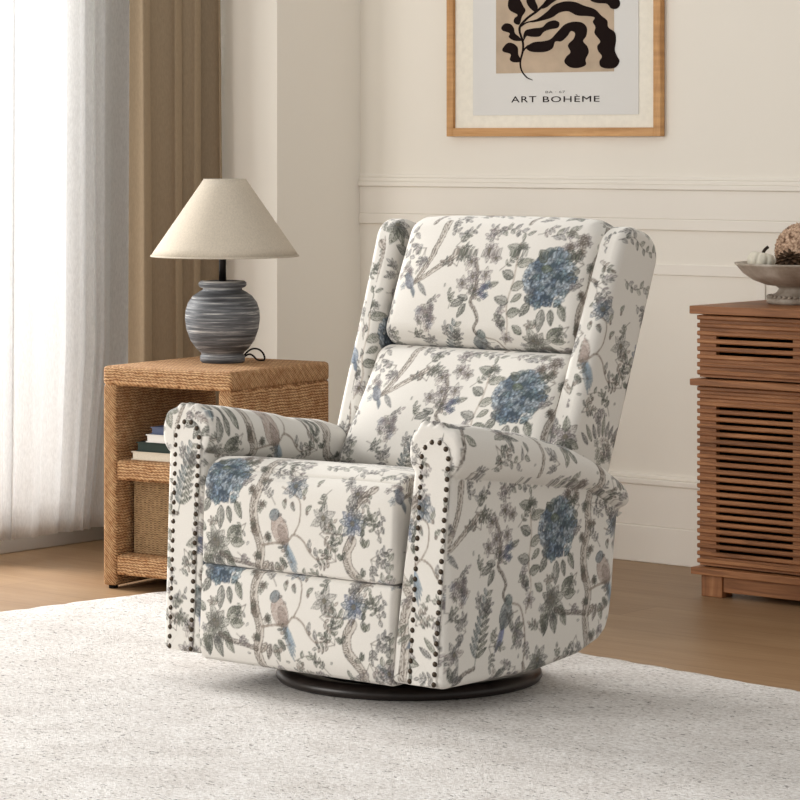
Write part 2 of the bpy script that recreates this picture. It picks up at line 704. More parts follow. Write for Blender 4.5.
def curtain(name, mat, y0, y1, off, z0, z1, fold, amp, seed, taper=0.0, nz=60, dens=260, hem=True, parent=None):
    """pleated cloth hanging in the plane x = XW + off, from y0 to y1 (room frame)"""
    r = random.Random(seed)
    L = y1 - y0
    xs = [0.0]
    while xs[-1] < L:
        xs.append(xs[-1] + fold * r.uniform(.4, 1.75))
    ph = [i * PI for i in range(len(xs))]
    am = [amp * r.uniform(.35, 1.25) for _ in xs]
    N = int(dens * L)
    t = np.linspace(0, L, N)
    phase = np.interp(t, xs, ph)
    a = np.interp(t, xs, am)
    Z = np.linspace(z0, z1, nz)
    V = np.zeros((nz, N, 3))
    for k, z in enumerate(Z):
        fz = (z - z0) / (z1 - z0)
        w = np.sin(phase + .35 * math.sin(2.3 * fz + seed)) * a * (1 - .25 * fz)
        w += .006 * np.sin(phase * .37 + 3 * fz)
        V[k, :, 0] = XW + off + w
        V[k, :, 1] = y0 + t + .35 * a * np.sin(2 * phase + .6) - taper * max(0, 1 - fz / .2) * (t / L) ** 2
        V[k, :, 2] = z
    i = np.arange(nz * N).reshape(nz, N)
    q = np.stack((i[:-1, :-1], i[:-1, 1:], i[1:, 1:], i[1:, :-1]), -1).reshape(-1, 4)
    o = mk(name, V.reshape(-1, 3), q, mat, parent, normals_fix=False)
    m = o.modifiers.new('thickness', 'SOLIDIFY')
    m.thickness = .0012
    m.offset = 0
    return o


SO, DO = .10, .245
ys1 = side_hit(127, 300, XW + SO)[1]
yd0, yd1 = side_hit(128, 300, XW + DO)[1], side_hit(218, 300, XW + DO)[1]
zs0 = side_hit(30, 537, XW + SO)[2]
sh = curtain('sheer_curtain', SHEER, -1.18, ys1 + .03, SO, zs0, 2.58, .036, .013, 4, taper=.10, dens=420)
room_obj(sh, None)
tag(sh, 'white sheer curtain hanging over the bright window at the far left', 'curtain')
dp = curtain('drape', DRAPE, yd0, yd1, DO, .03, 2.58, .042, .046, 23, nz=50, dens=700)
room_obj(dp, None)
tag(dp, 'taupe linen drape gathered in folds behind the table lamp', 'curtain')
rod = tube('curtain_rod', [(XW + .16, -3.1, 2.6), (XW + .16, -1.7, 2.6), (XW + .16, -PIER_W - .02, 2.6)], .012, BLACKMETAL)
room_obj(rod, None)
tag(rod, 'black curtain rod above the sheer curtain and the drape', 'curtain rod')
rod['kind'] = 'structure'

# ------------------------------------------------------------------ the fabric print (chinoiserie: hydrangeas, trunks, birds, sprigs)
PW, PH, PS = .86, .52, 1000.0
CW, CH = int(PW * PS), int(PH * PS)
CREAM = np.array((221, 217, 210.)) / 255
CAN = np.zeros((CH, CW, 3)) + CREAM
fr = random.Random(21)
GREEN = [(112, 118, 102), (128, 132, 114), (96, 100, 90), (140, 142, 126), (118, 120, 112)]
GREY = [(128, 126, 124), (146, 142, 138), (110, 108, 108), (150, 148, 150)]
BROWN = [(150, 132, 116), (134, 118, 104), (166, 148, 132), (120, 106, 96)]
BLUE = [(116, 136, 158), (142, 158, 174), (94, 112, 132), (166, 178, 188), (112, 134, 142)]
MAUVE = [(172, 156, 158), (158, 146, 152), (186, 168, 162), (150, 138, 140)]


def patch(cx, cy, R):
    x0, x1 = int(cx - R) - 2, int(cx + R) + 3
    y0, y1 = int(cy - R) - 2, int(cy + R) + 3
    ix = np.ix_(np.arange(y0, y1) % CH, np.arange(x0, x1) % CW)
    X, Y = np.meshgrid(np.arange(x0, x1) - cx, np.arange(y0, y1) - cy)
    return ix, X, Y


nzr = np.random.RandomState(17)
GRAIN = nzr.rand(CH, CW)
GRAIN = (GRAIN + np.roll(GRAIN, 1, 0) + np.roll(GRAIN, 1, 1) + np.roll(GRAIN, (1, 1), (0, 1))) / 4
GRAIN = np.clip((GRAIN - .5) * 2.6 + .5, 0, 1)
CELL = nzr.rand(CH // 4 + 1, CW // 4 + 1).repeat(4, 0).repeat(4, 1)[:CH, :CW]
for _ in range(3):
    CELL = (CELL + np.roll(CELL, 1, 0) + np.roll(CELL, 1, 1) + np.roll(CELL, -1, 0) + np.roll(CELL, -1, 1)) / 5
CELL = np.clip((CELL - .5) * 3 + .5, 0, 1)
SAT = .80


def put(ix, m, col):
    """lay ink: broken like an engraving, greyed like a washed print"""
    col = np.array(col, float)
    g_ = col.mean()
    col = np.clip((g_ + (col - g_) * SAT) * .98, 0, 255)
    m = np.clip(m * (.52 + .38 * GRAIN[ix] + .24 * CELL[ix]), 0, 1)[..., None]
    CAN[ix] = CAN[ix] * (1 - m) + np.array(col) / 255 * m


def shade(c, k):
    return tuple(max(0, min(255, v * k)) for v in c)


def leaf(u, v, L, w, ang, col, al=.75, dark=.52, fill=.72, line=.8):
    L, w = L * .92, w * .80
    cx, cy, L, w = u * PS, v * PS, L * PS, w * PS
    ix, X, Y = patch(cx, cy, L + 2)
    c, s = math.cos(ang), math.sin(ang)
    x, y = X * c + Y * s, -X * s + Y * c
    t = np.clip(x / L, 0, 1)
    hw = w * np.sin(PI * t ** .8) ** .9
    ins = np.where((x > 0) & (x < L), hw - np.abs(y), -3)
    put(ix, np.clip(ins + .5, 0, 1) * al * fill * (.62 + .5 * (y > 0)), shade(col, .94))
    if L > 26:
        vein = np.sin((x - np.abs(y) * 1.1) * 2 * PI / 6.5) > .25
        put(ix, np.clip(ins + .3, 0, 1) * vein * .55 * al, shade(col, dark))
    put(ix, np.where((np.abs(ins) < 1.0) & (x > 0) & (x < L), line * al, 0), shade(col, dark))
    if L > 14:
        put(ix, np.where((np.abs(y) < .8) & (x > 0) & (x < L * .9), .8 * al, 0), shade(col, dark))


def stroke(pts, w0, w1, col, al=.8, bark=False):
    P = np.array(pts) * PS
    # Catmull-Rom resampling
    out = []
    Q = np.vstack((2 * P[0] - P[1], P, 2 * P[-1] - P[-2]))
    for i in range(1, len(Q) - 2):
        for t in np.linspace(0, 1, 14, endpoint=False):
            a, b, c_, d = Q[i - 1], Q[i], Q[i + 1], Q[i + 2]
            out.append(.5 * ((2 * b) + (c_ - a) * t + (2 * a - 5 * b + 4 * c_ - d) * t * t + (3 * b - a - 3 * c_ + d) * t ** 3))
    out.append(P[-1])
    out = np.array(out)
    lo, hi = out.min(0), out.max(0)
    cx, cy = (lo + hi) / 2
    R = max(hi - lo) / 2 + max(w0, w1) * PS + 3
    ix, X, Y = patch(cx, cy, R)
    best = np.full(X.shape, 1e9)
    tt = np.zeros(X.shape)
    side = np.zeros(X.shape)
    nS = len(out) - 1
    for k in range(nS):
        a, b = out[k] - (cx, cy), out[k + 1] - (cx, cy)
        d = b - a
        L2 = max(d @ d, 1e-9)
        t = np.clip(((X - a[0]) * d[0] + (Y - a[1]) * d[1]) / L2, 0, 1)
        dx, dy = X - a[0] - d[0] * t, Y - a[1] - d[1] * t
        D = np.hypot(dx, dy)
        m = D < best
        best = np.where(m, D, best)
        tt = np.where(m, (k + t) / nS, tt)
        side = np.where(m, (d[0] * dy - d[1] * dx) / math.sqrt(L2), side)
    hw = (w0 + (w1 - w0) * tt) * PS / 2
    put(ix, np.clip(hw - best + .5, 0, 1) * al * (.42 if bark else 1), col)
    if bark:
        tl = tt * np.sum(np.hypot(*(out[1:] - out[:-1]).T))
        hat = np.sin((tl * .7 + np.abs(side) * 1.2 + 2.5 * np.sin(tl * .17 + side * .2)) * 2 * PI / 7) > .1
        put(ix, np.where((best < hw) & (side < hw * .35), .75, 0) * hat, shade(col, .62))
        put(ix, np.where((best < hw) & (np.abs(side - hw * .3 * np.sin(tl * .09)) < 1.2), .6, 0), shade(col, .7))
        put(ix, np.where(np.abs(best - hw) < 1.3, .8 * (.55 + .45 * np.sin(tl * .31) ** 2), 0), shade(col, .55))


def blob(u, v, rx, ry, ang, col, al=.7, hatch=0.0, outline=.5):
    cx, cy, rx, ry = u * PS, v * PS, rx * PS, ry * PS
    ix, X, Y = patch(cx, cy, max(rx, ry) + 2)
    c, s = math.cos(ang), math.sin(ang)
    x, y = X * c + Y * s, -X * s + Y * c
    d = np.hypot(x / rx, y / ry)
    put(ix, np.clip((1 - d) * min(rx, ry) + .5, 0, 1) * al, col)
    if hatch:
        put(ix, np.where((d < .96) & (np.sin(x * 2 * PI / 3.6 + np.sin(y * .8)) > .3), hatch, 0), shade(col, .66))
    if outline:
        put(ix, np.where(np.abs(d - .97) * min(rx, ry) < .8, outline, 0), shade(col, .6))


def flower(u, v, r, cols, n=6, al=.6, rot=0.0, center=(120, 112, 92)):
    for ringk, (rr, k) in enumerate(((1.0, n), (.62, n - 1))):
        for i in range(k):
            a = rot + 2 * PI * i / k + ringk * .4 + fr.uniform(-.15, .15)
            leaf(u, v, r * rr * fr.uniform(.9, 1.15), r * .3 * rr, a, fr.choice(cols), al, .55, .40, .9)
    blob(u, v, r * .16, r * .16, 0, center, .8)


def sprig(pts, n, L, w, cols, al=.75, bud=None):
    stroke(pts, .0022, .0012, (110, 104, 96), .75)
    P = np.array(pts)
    for i in range(n):
        f = (i + .6) / n * (len(P) - 1)
        k = min(int(f), len(P) - 2)
        p = P[k] + (P[k + 1] - P[k]) * (f - k)
        d = P[k + 1] - P[k]
        a = math.atan2(d[1], d[0]) + (1 if i % 2 else -1) * fr.uniform(.6, 1.1)
        leaf(p[0], p[1], L * fr.uniform(.75, 1.15), w * fr.uniform(.8, 1.15), a, fr.choice(cols), al)
    if bud:
        blob(P[-1][0], P[-1][1], .005, .007, 0, bud, .7)


def hydrangea(u, v, rx, ry, cols=BLUE, n=78):
    for i in range(44):
        a, q_ = fr.uniform(0, 2 * PI), math.sqrt(fr.random()) * .8
        blob(u + rx * q_ * math.cos(a), v + ry * q_ * math.sin(a), rx * .3, ry * .3, 0, fr.choice([(64, 80, 100), (72, 90, 94), (84, 102, 120)]), .6, .4, 0)
    for i in range(n):
        a, q_ = fr.uniform(0, 2 * PI), math.sqrt(fr.random())
        x, y = u + rx * q_ * math.cos(a), v + ry * q_ * math.sin(a)
        c = fr.choice(cols)
        r0 = fr.uniform(0, PI)
        for k in range(4):
            leaf(x, y, .0128, .0056, r0 + k * PI / 2, shade(c, fr.uniform(.82, 1.38)), .85, .48, .95, .85)
        blob(x, y, .0016, .0016, 0, (210, 212, 208), .7, 0, 0)


def cluster(u, v, R, n, cols, size=.009, al=.6):
    for i in range(n):
        a, q_ = fr.uniform(0, 2 * PI), math.sqrt(fr.random()) * R
        x, y = u + q_ * math.cos(a), v + q_ * math.sin(a)
        r0 = fr.uniform(0, PI)
        c = fr.choice(cols)
        for k in range(5):
            leaf(x, y, size * 1.1, size * .36, r0 + k * 2 * PI / 5, c, al, .55, .5, .8)
        blob(x, y, size * .15, size * .15, 0, (118, 108, 96), .8, 0, 0)


def leaves_at(u, v, specs, cols=GREEN, al=.85):
    for du, dv, L, w, deg in specs:
        leaf(u + du, v + dv, L, w, math.radians(deg), fr.choice(cols), al)


def bird(u, v, k, flip, body, tail, head, deg=-55, taillen=.075):
    s = -1 if flip else 1
    a = math.radians(deg)
    ca, sa = math.cos(a) * s, math.sin(a)
    for j in range(4):
        aa = math.atan2(sa, ca) + (j - 1.5) * .09
        leaf(u + ca * .016 * k, v + sa * .016 * k, taillen * k * (1 - .09 * j), .0058 * k, aa, shade(tail, 1 + .06 * j), .8, .7)
    blob(u, v, .029 * k, .0195 * k, math.atan2(sa, ca), body, .8, .4, .6)
    blob(u + ca * .010 * k + .004 * s, v + sa * .010 * k, .021 * k, .010 * k, math.atan2(sa, ca), shade(body, .88), .7, .5, .5)
    hx, hy = u - ca * .030 * k, v - sa * .030 * k
    blob(hx, hy, .0125 * k, .0105 * k, .6 * s, head, .85, .3, .6)
    leaf(hx + s * .008 * k, hy + .001, .011 * k, .0032 * k, 0 if s > 0 else PI, (92, 88, 84), .9)
    blob(hx + s * .003 * k, hy + .003 * k, .0018, .0018, 0, (46, 44, 44), .95, 0, 0)


# --- branch with a small bird (left motif)
stroke([(.13, .52), (.125, .47), (.105, .42), (.085, .385)], .017, .010, BROWN[0], .75, True)
stroke([(.185, .45), (.15, .425), (.11, .398), (.088, .386)], .014, .008, BROWN[2], .75, True)
sprig([(.05, .52), (.04, .47), (.055, .43)], 7, .022, .006, GREY)
cluster(.05, .395, .022, 9, MAUVE + BLUE[:2], .010)
bird(.068, .385, .62, True, (138, 144, 158), (136, 146, 156), (120, 128, 140), deg=-130, taillen=.06)
leaf(.095, .385, .05, .007, -.75, (128, 130, 132), .8)
cluster(.135, .305, .028, 17, MAUVE + [(150, 152, 176)], .011)
sprig([(.10, .25), (.125, .28), (.135, .33)], 6, .018, .005, GREEN)
sprig([(.02, .36), (.03, .33), (.02, .30)], 6, .016, .005, GREY)
# --- flowering stem with a parrot
stroke([(.245, .44), (.26, .41), (.265, .37), (.258, .345), (.275, .325), (.285, .305), (.278, .285), (.295, .26)], .0075, .006, BROWN[1], .8, True)
for (a, b, r) in ((.235, .435, .025), (.275, .455, .024), (.25, .40, .026), (.285, .405, .022), (.225, .385, .022), (.262, .372, .026), (.30, .445, .020)):
    flower(a, b, r, MAUVE + [(150, 140, 132)], 6, .6, fr.uniform(0, 1))
cluster(.292, .372, .015, 10, BLUE[:2] + [(126, 128, 168)], .009, .75)
leaves_at(.25, .35, [(-.01, 0, .045, .011, 205), (-.005, -.01, .04, .010, 240), (.0, .0, .035, .009, 170), (.05, .03, .03, .008, 20)])
bird(.288, .245, 1.0, True, (126, 134, 136), (132, 140, 178), (118, 130, 128), deg=-72, taillen=.07)
leaves_at(.32, .21, [(0, 0, .035, .009, 60), (0, 0, .035, .010, 20), (0, 0, .04, .010, -30), (-.005, 0, .035, .008, 120), (0, 0, .035, .009, -90)], GREY + GREEN)
stroke([(.31, .265), (.335, .255), (.35, .22), (.355, .18), (.35, .13)], .005, .004, BROWN[1], .75)
# --- fern at the foot
for k in range(9):
    f = k / 8
    x, y = .195 + .03 * f, .17 + .12 * f
    for s in (-1, 1):
        leaf(x, y, .042 * (1 - .5 * f), .006, math.radians(75 + s * 48), GREEN[k % 5] if s < 0 else (120, 136, 140), .85)
stroke([(.19, .15), (.205, .21), (.228, .30)], .003, .002, (96, 100, 90), .8)
# --- leaf column beside the hydrangea
stroke([(.355, .47), (.365, .40), (.36, .34), (.37, .29), (.355, .24)], .005, .004, BROWN[2], .7)
for k, v_ in enumerate((.455, .43, .40, .375, .345, .32, .295)):
    s = 1 if k % 2 else -1
    leaf(.363, v_, fr.uniform(.038, .05), .013, (0 if s > 0 else PI) + s * fr.uniform(.2, .8), GREEN[k % 5], .85)
cluster(.36, .455, .016, 6, GREEN, .010, .6)
flower(.365, .265, .024, MAUVE, 6, .55)
# --- the big blue hydrangea
hydrangea(.455, .40, .060, .062)
leaf(.44, .44, .035, .012, 2.6, GREEN[0], .9)
leaf(.43, .425, .032, .011, -.1, (130, 142, 104), .85)
leaves_at(.455, .335, [(-.035, .012, .04, .013, 235), (.0, .0, .055, .014, 268), (.04, .012, .045, .011, 300), (.02, .0, .04, .010, 285), (-.06, .03, .035, .009, 215)], GREEN)
# --- rose spray
flower(.445, .255, .044, [(132, 136, 122), (158, 158, 146), (144, 140, 130), (120, 124, 108)], 8, .75, .3)
flower(.437, .262, .026, [(176, 168, 160), (150, 146, 136)], 6, .7, 1)
leaves_at(.475, .26, [(.0, .01, .052, .016, 35), (.01, 0, .045, .013, 5), (-.01, -.02, .04, .012, -40), (-.05, -.03, .05, .014, 260), (-.03, -.03, .05, .015, 285), (.0, -.03, .04, .012, 300), (-.065, .02, .035, .011, 150)], GREEN[:3])
cluster(.43, .225, .03, 12, GREEN + GREY, .011, .6)
stroke([(.455, .235), (.49, .225), (.52, .222), (.56, .215)], .010, .008, BROWN[3], .8, True)
# --- tall trunk with the pink bird and its long blue tail
stroke([(.575, .52), (.57, .48), (.558, .44), (.562, .39), (.548, .34), (.556, .29)], .020, .021, BROWN[0], .8, True)
stroke([(.556, .295), (.57, .255), (.562, .21), (.572, .15), (.585, .08), (.575, .0)], .021, .020, BROWN[0], .8, True)
for (a, b) in ((.545, .44), (.572, .40), (.54, .37), (.57, .34), (.545, .30), (.585, .28), (.56, .24), (.59, .17), (.56, .12)):
    cluster(a, b, .010, 4, GREEN + BROWN, .009, .65)
bird(.622, .297, 1.12, False, (186, 164, 152), (146, 166, 182), (122, 132, 138), deg=-62, taillen=.085)
stroke([(.575, .262), (.60, .268), (.64, .274), (.66, .29), (.685, .28), (.70, .26), (.72, .245), (.745, .25)], .006, .003, BROWN[1], .8)
stroke([(.66, .29), (.675, .32), (.672, .36), (.645, .375), (.62, .385)], .004, .003, BROWN[1], .75)
for (a, b, d) in ((.745, .255, 70), (.72, .25, 100), (.70, .265, 80), (.69, .34, 40), (.68, .37, 70), (.655, .385, 110), (.63, .36, -80), (.65, .355, -60), (.71, .40, 60), (.635, .41, 130), (.62, .43, 80)):
    leaf(a, b, .022, .006, math.radians(d), fr.choice(GREEN + GREY), .8)
    blob(a + .004, b - .003, .0035, .0045, 0, BROWN[3], .8)
flower(.655, .39, .034, BLUE[:2] + [(150, 160, 176), (128, 134, 140)], 7, .75)
leaves_at(.60, .23, [(0, 0, .04, .009, 250), (.01, 0, .04, .010, 285), (-.01, .0, .035, .009, 225), (.02, .01, .03, .008, 320)], BROWN + GREEN)
sprig([(.58, .47), (.62, .46), (.65, .48)], 7, .020, .006, GREEN)
sprig([(.66, .20), (.70, .215), (.73, .20)], 6, .018, .005, GREEN)
# --- outlined blossom, blue flower, second trunk
flower(.738, .33, .036, [(176, 174, 168), (190, 186, 178), (160, 158, 150)], 6, .65, .5)
stroke([(.745, .30), (.775, .30), (.80, .302)], .003, .003, BROWN[3], .8)
for (a, d) in ((.755, 80), (.77, 110), (.78, 70), (.79, 250), (.765, 260)):
    leaf(a, .30, .024, .006, math.radians(d), fr.choice(GREEN), .8)
flower(.815, .325, .037, BLUE[:2] + [(150, 164, 196), (136, 150, 186)], 8, .85)
flower(.822, .385, .028, MAUVE + GREY, 7, .7)
stroke([(.86, .40), (.835, .375), (.825, .36)], .018, .010, BROWN[0], .75, True)
stroke([(.815, .29), (.802, .265), (.806, .235), (.825, .215), (.84, .19), (.825, .15), (.83, .09), (.82, .0)], .022, .020, BROWN[0], .8, True)
for (a, b) in ((.84, .30), (.85, .28), (.845, .33), (.79, .25), (.84, .22), (.805, .18)):
    leaves_at(a, b, [(0, 0, .02, .006, fr.uniform(0, 360)), (0, 0, .02, .006, fr.uniform(0, 360)), (0, 0, .018, .005, fr.uniform(0, 360))])
sprig([(.70, .47), (.74, .46), (.78, .475), (.81, .455)], 11, .020, .006, GREY + GREEN, .65)
sprig([(.76, .43), (.79, .42), (.80, .40)], 6, .018, .006, GREY, .6)
# --- lower band: bushes, sprigs, a small blue bird, blossoms
for k in range(11):
    f = k / 10
    leaf(.70 + .11 * f, .10 + .03 * math.sin(PI * f), fr.uniform(.03, .055), .007, math.radians(150 - 120 * f), fr.choice(GREEN + GREY), .8)
cluster(.75, .095, .035, 14, GREEN + MAUVE, .011, .55)
bird(.86, .13, .7, False, (132, 150, 172), (128, 142, 160), (116, 132, 158), deg=-120, taillen=.06)
leaves_at(.03, .12, [(0, 0, .04, .012, 40), (0, 0, .045, .012, 80), (0, 0, .04, .010, 130), (0, 0, .04, .011, -40), (0, 0, .035, .01, 200)])
flower(.045, .20, .030, MAUVE + BLUE[:1], 7, .6)
sprig([(.02, .20), (.05, .235), (.045, .27)], 8, .02, .006, GREEN)
stroke([(.09, .0), (.10, .06), (.12, .11), (.15, .14), (.19, .15)], .010, .006, BROWN[1], .8, True)
leaves_at(.12, .13, [(0, 0, .04, .012, 60), (0, 0, .04, .011, 110), (0, 0, .038, .011, 10), (.0, -.03, .035, .01, -30), (-.02, -.05, .03, .01, 160)], GREEN + GREY)
flower(.125, .185, .030, GREY + MAUVE, 6, .6)
flower(.26, .11, .036, MAUVE + BROWN[:1], 7, .6)
leaves_at(.26, .10, [(0, 0, .05, .013, 200), (0, 0, .05, .013, 330), (0, 0, .045, .012, 280), (0, .02, .04, .011, 30)])
sprig([(.20, .03), (.24, .05), (.28, .04), (.32, .06)], 10, .022, .006, GREEN + GREY)
stroke([(.35, .14), (.37, .08), (.36, .0)], .007, .009, BROWN[2], .75, True)
flower(.40, .14, .034, GREY + GREEN, 7, .65)
leaves_at(.40, .13, [(0, 0, .05, .014, 250), (0, 0, .048, .013, 300), (0, 0, .045, .013, 340), (0, 0, .04, .012, 190)])
cluster(.46, .07, .030, 14, BLUE[1:4] + MAUVE, .011, .6)
leaves_at(.46, .06, [(0, 0, .05, .014, 250), (0, 0, .05, .013, 300), (.02, .01, .045, .013, 350), (-.02, .02, .045, .013, 170)])
sprig([(.50, .15), (.53, .12), (.52, .08)], 8, .022, .007, GREEN)
flower(.63, .10, .036, MAUVE + [(176, 160, 150)], 7, .65)
leaves_at(.63, .09, [(0, 0, .05, .013, 210), (0, 0, .05, .013, 300), (0, .0, .045, .012, 350), (0, .02, .04, .011, 100)])
sprig([(.66, .03), (.70, .045), (.75, .03), (.79, .04)], 11, .022, .006, GREEN + GREY)
sprig([(.15, .50), (.19, .49), (.22, .505)], 8, .018, .005, GREY)
sprig([(.29, .50), (.33, .505), (.37, .49)], 8, .022, .006, GREY + GREEN)
cluster(.50, .48, .030, 16, MAUVE + BROWN, .011, .65)
sprig([(.43, .49), (.46, .50), (.49, .51)], 8, .024, .006, GREY + GREEN)
def spray(u, v, R_, n, cols):
    a0 = fr.uniform(0, 2 * PI)
    for i in range(n):
        a = a0 + (i - (n - 1) / 2) * .85 + fr.uniform(-.15, .15)
        r1 = R_ * fr.uniform(.75, 1.15)
        bend = fr.uniform(-.5, .5)
        pt = lambda f: (u + r1 * f * math.cos(a + bend * f), v + r1 * f * math.sin(a + bend * f))
        stroke([pt(0), pt(.35), pt(.7), pt(1)], .0024, .0014, (116, 108, 100), .75)
        for f in (.4, .62, .82):
            x, y = pt(f)
            for s_ in (-1, 1):
                leaf(x, y, fr.uniform(.012, .017), .0034, a + bend * f + s_ * fr.uniform(.7, 1.1), fr.choice(cols), .75)
        x, y = pt(1)
        leaf(x, y, .014, .0036, a + bend, fr.choice(cols), .75)


for (a, b) in ((.03, .47), (.20, .42), (.19, .33), (.16, .22), (.32, .42), (.32, .31), (.40, .33), (.40, .49), (.52, .44), (.53, .31), (.60, .50), (.63, .45),
               (.76, .39), (.77, .24), (.61, .19), (.66, .16), (.52, .05), (.33, .13), (.24, .18), (.05, .05), (.22, .07), (.31, .01), (.42, .02), (.54, .17),
               (.71, .07), (.78, .14), (.86, .22), (.85, .46), (.01, .25), (.08, .21), (.51, .37), (.79, .345), (.12, .34), (.17, .47), (.36, .19), (.70, .19), (.23, .37), (.03, .31), (.10, .45), (.29, .47), (.46, .31), (.50, .24), (.60, .35), (.66, .24), (.73, .30), (.80, .44), (.85, .40), (.57, .45), (.09, .28), (.21, .26), (.33, .25), (.41, .20), (.14, .02), (.47, .12), (.58, .03), (.75, .17)):
    spray(a + fr.uniform(-.01, .01), b + fr.uniform(-.01, .01), fr.uniform(.034, .052), fr.choice((1, 2, 3)), fr.choice((GREEN, GREY, GREY + MAUVE, BROWN + GREEN)))
for k in range(30):
    leaf(fr.uniform(0, PW), fr.uniform(0, PH), fr.uniform(.008, .015), .0028, fr.uniform(0, 2 * PI), fr.choice(GREY + GREEN), .5)
CAN_LIN = np.where(CAN <= .04045, CAN / 12.92, ((CAN + .055) / 1.055) ** 2.4)


def fabric(uv):
    u, v = np.mod(uv[:, 0], PW) * PS - .5, np.mod(uv[:, 1], PH) * PS - .5
    x0, y0 = np.floor(u).astype(int), np.floor(v).astype(int)
    fx, fy = (u - x0)[:, None], (v - y0)[:, None]
    g_ = lambda yy, xx: CAN_LIN[yy % CH, xx % CW]
    return (g_(y0, x0) * (1 - fx) * (1 - fy) + g_(y0, x0 + 1) * fx * (1 - fy) + g_(y0 + 1, x0) * (1 - fx) * fy + g_(y0 + 1, x0 + 1) * fx * fy)


# ------------------------------------------------------------------ soft upholstered shapes
def rbox(hx, hy, hz, r, step):
    """rounded box, dense; returns verts, faces, unfolded uv (front face first), unrounded points"""
    def ax(h):
        m = max(6, int(round(2 * h / step)))
        return np.linspace(-h, h, m + 1)
    X, Y, Z = ax(hx), ax(hy), ax(hz)
    Vs, UVs, Fs = [], [], []
    off = 0

    def face(A, B, fn, uvfn):
        nonlocal off
        a, b = np.meshgrid(A, B, indexing='ij')
        P = np.stack(fn(a.ravel(), b.ravel()), -1)
        Vs.append(P)
        UVs.append(np.stack(uvfn(P), -1))
        i = np.arange(a.size).reshape(a.shape) + off
        Fs.append(np.stack((i[:-1, :-1], i[1:, :-1], i[1:, 1:], i[:-1, 1:]), -1).reshape(-1, 4))
        off += a.size
    one = lambda a, v: np.full_like(a, v)
    face(X, Z, lambda a, b: (a, one(a, -hy), b), lambda P: (P[:, 0], P[:, 2]))
    face(X, Y, lambda a, b: (a, b, one(a, hz)), lambda P: (P[:, 0], hz + P[:, 1] + hy))
    face(Y, Z, lambda a, b: (one(a, hx), a, b), lambda P: (hx + P[:, 1] + hy, P[:, 2]))
    face(Y, Z, lambda a, b: (one(a, -hx), a, b), lambda P: (-hx - P[:, 1] - hy, P[:, 2]))
    face(X, Y, lambda a, b: (a, b, one(a, -hz)), lambda P: (P[:, 0], -hz - P[:, 1] - hy))
    face(X, Z, lambda a, b: (a, one(a, hy), b), lambda P: (-P[:, 0] + .3, P[:, 2]))
    P, UV, Fq = np.concatenate(Vs), np.concatenate(UVs), np.concatenate(Fs)
    key = np.round(P / 1e-5).astype(np.int64)
    _, first, inv = np.unique(key, axis=0, return_index=True, return_inverse=True)
    inv = inv.ravel()
    P, UV, Fq = P[first], UV[first], inv[Fq]
    inner = np.array((hx, hy, hz)) - r
    Qp = np.clip(P, -inner, inner)
    d = P - Qp
    d = d / np.maximum(np.linalg.norm(d, axis=1, keepdims=True), 1e-9)
    return Qp + d * r, Fq, UV, P


def slab(outline, t, r, step, cen):
    """convex outline (m,2) thickened by t with rounded rims; axis order (p, q, w): w = thickness; returns verts, faces, uv"""
    O = np.asarray(outline)
    tang = np.roll(O, -1, 0) - np.roll(O, 1, 0)
    nrm = np.stack((tang[:, 1], -tang[:, 0]), -1)
    nrm /= np.linalg.norm(nrm, axis=1, keepdims=True)
    if np.mean(np.sum(nrm * (O - O.mean(0)), 1)) < 0:
        nrm = -nrm
    rings, uvs = [], []
    K = max(6, int(r * PI / 2 / step))
    inner = O - nrm * r
    c = np.array(cen)
    spine = np.stack((np.full(len(O), 0.0) + c[0], np.clip(O[:, 1], c[1], c[2])), -1)
    nc = max(4, int(np.max(np.linalg.norm(inner - spine, axis=1)) / step))

    def half(sgn):
        rr, uu = [], []
        for k in range(nc):
            f = k / nc
            q_ = spine + (inner - spine) * f
            rr.append(np.column_stack((q_, np.full(len(O), sgn * t / 2))))
            uu.append(q_)
        for k in range(K + 1):
            ph = k / K * PI / 2
            q_ = inner + nrm * r * math.sin(ph)
            rr.append(np.column_stack((q_, np.full(len(O), sgn * (t / 2 - r + r * math.cos(ph))))))
            uu.append(inner + nrm * r * ph)
        flat = t / 2 - r
        kf = int(math.ceil(flat / step)) if flat > 1e-6 else 0
        for k in range(1, kf + 1):
            rr.append(np.column_stack((inner + nrm * r, np.full(len(O), sgn * flat * (1 - k / kf)))))
            uu.append(inner + nrm * (r * PI / 2 + flat * k / kf))
        return rr, uu
    a, ua = half(1)
    b, ub = half(-1)
    ub = [q_ + np.array((.37, .21)) for q_ in ub]
    rings = a + b[-2::-1]
    uvs = ua + ub[-2::-1]
    m = len(O)
    V = np.concatenate(rings)
    UV = np.concatenate(uvs)
    i = np.arange(len(rings) * m).reshape(len(rings), m)
    i2 = np.roll(i, -1, 1)
    Fq = np.stack((i[:-1], i2[:-1], i2[1:], i[1:]), -1).reshape(-1, 4)
    return V, Fq, UV


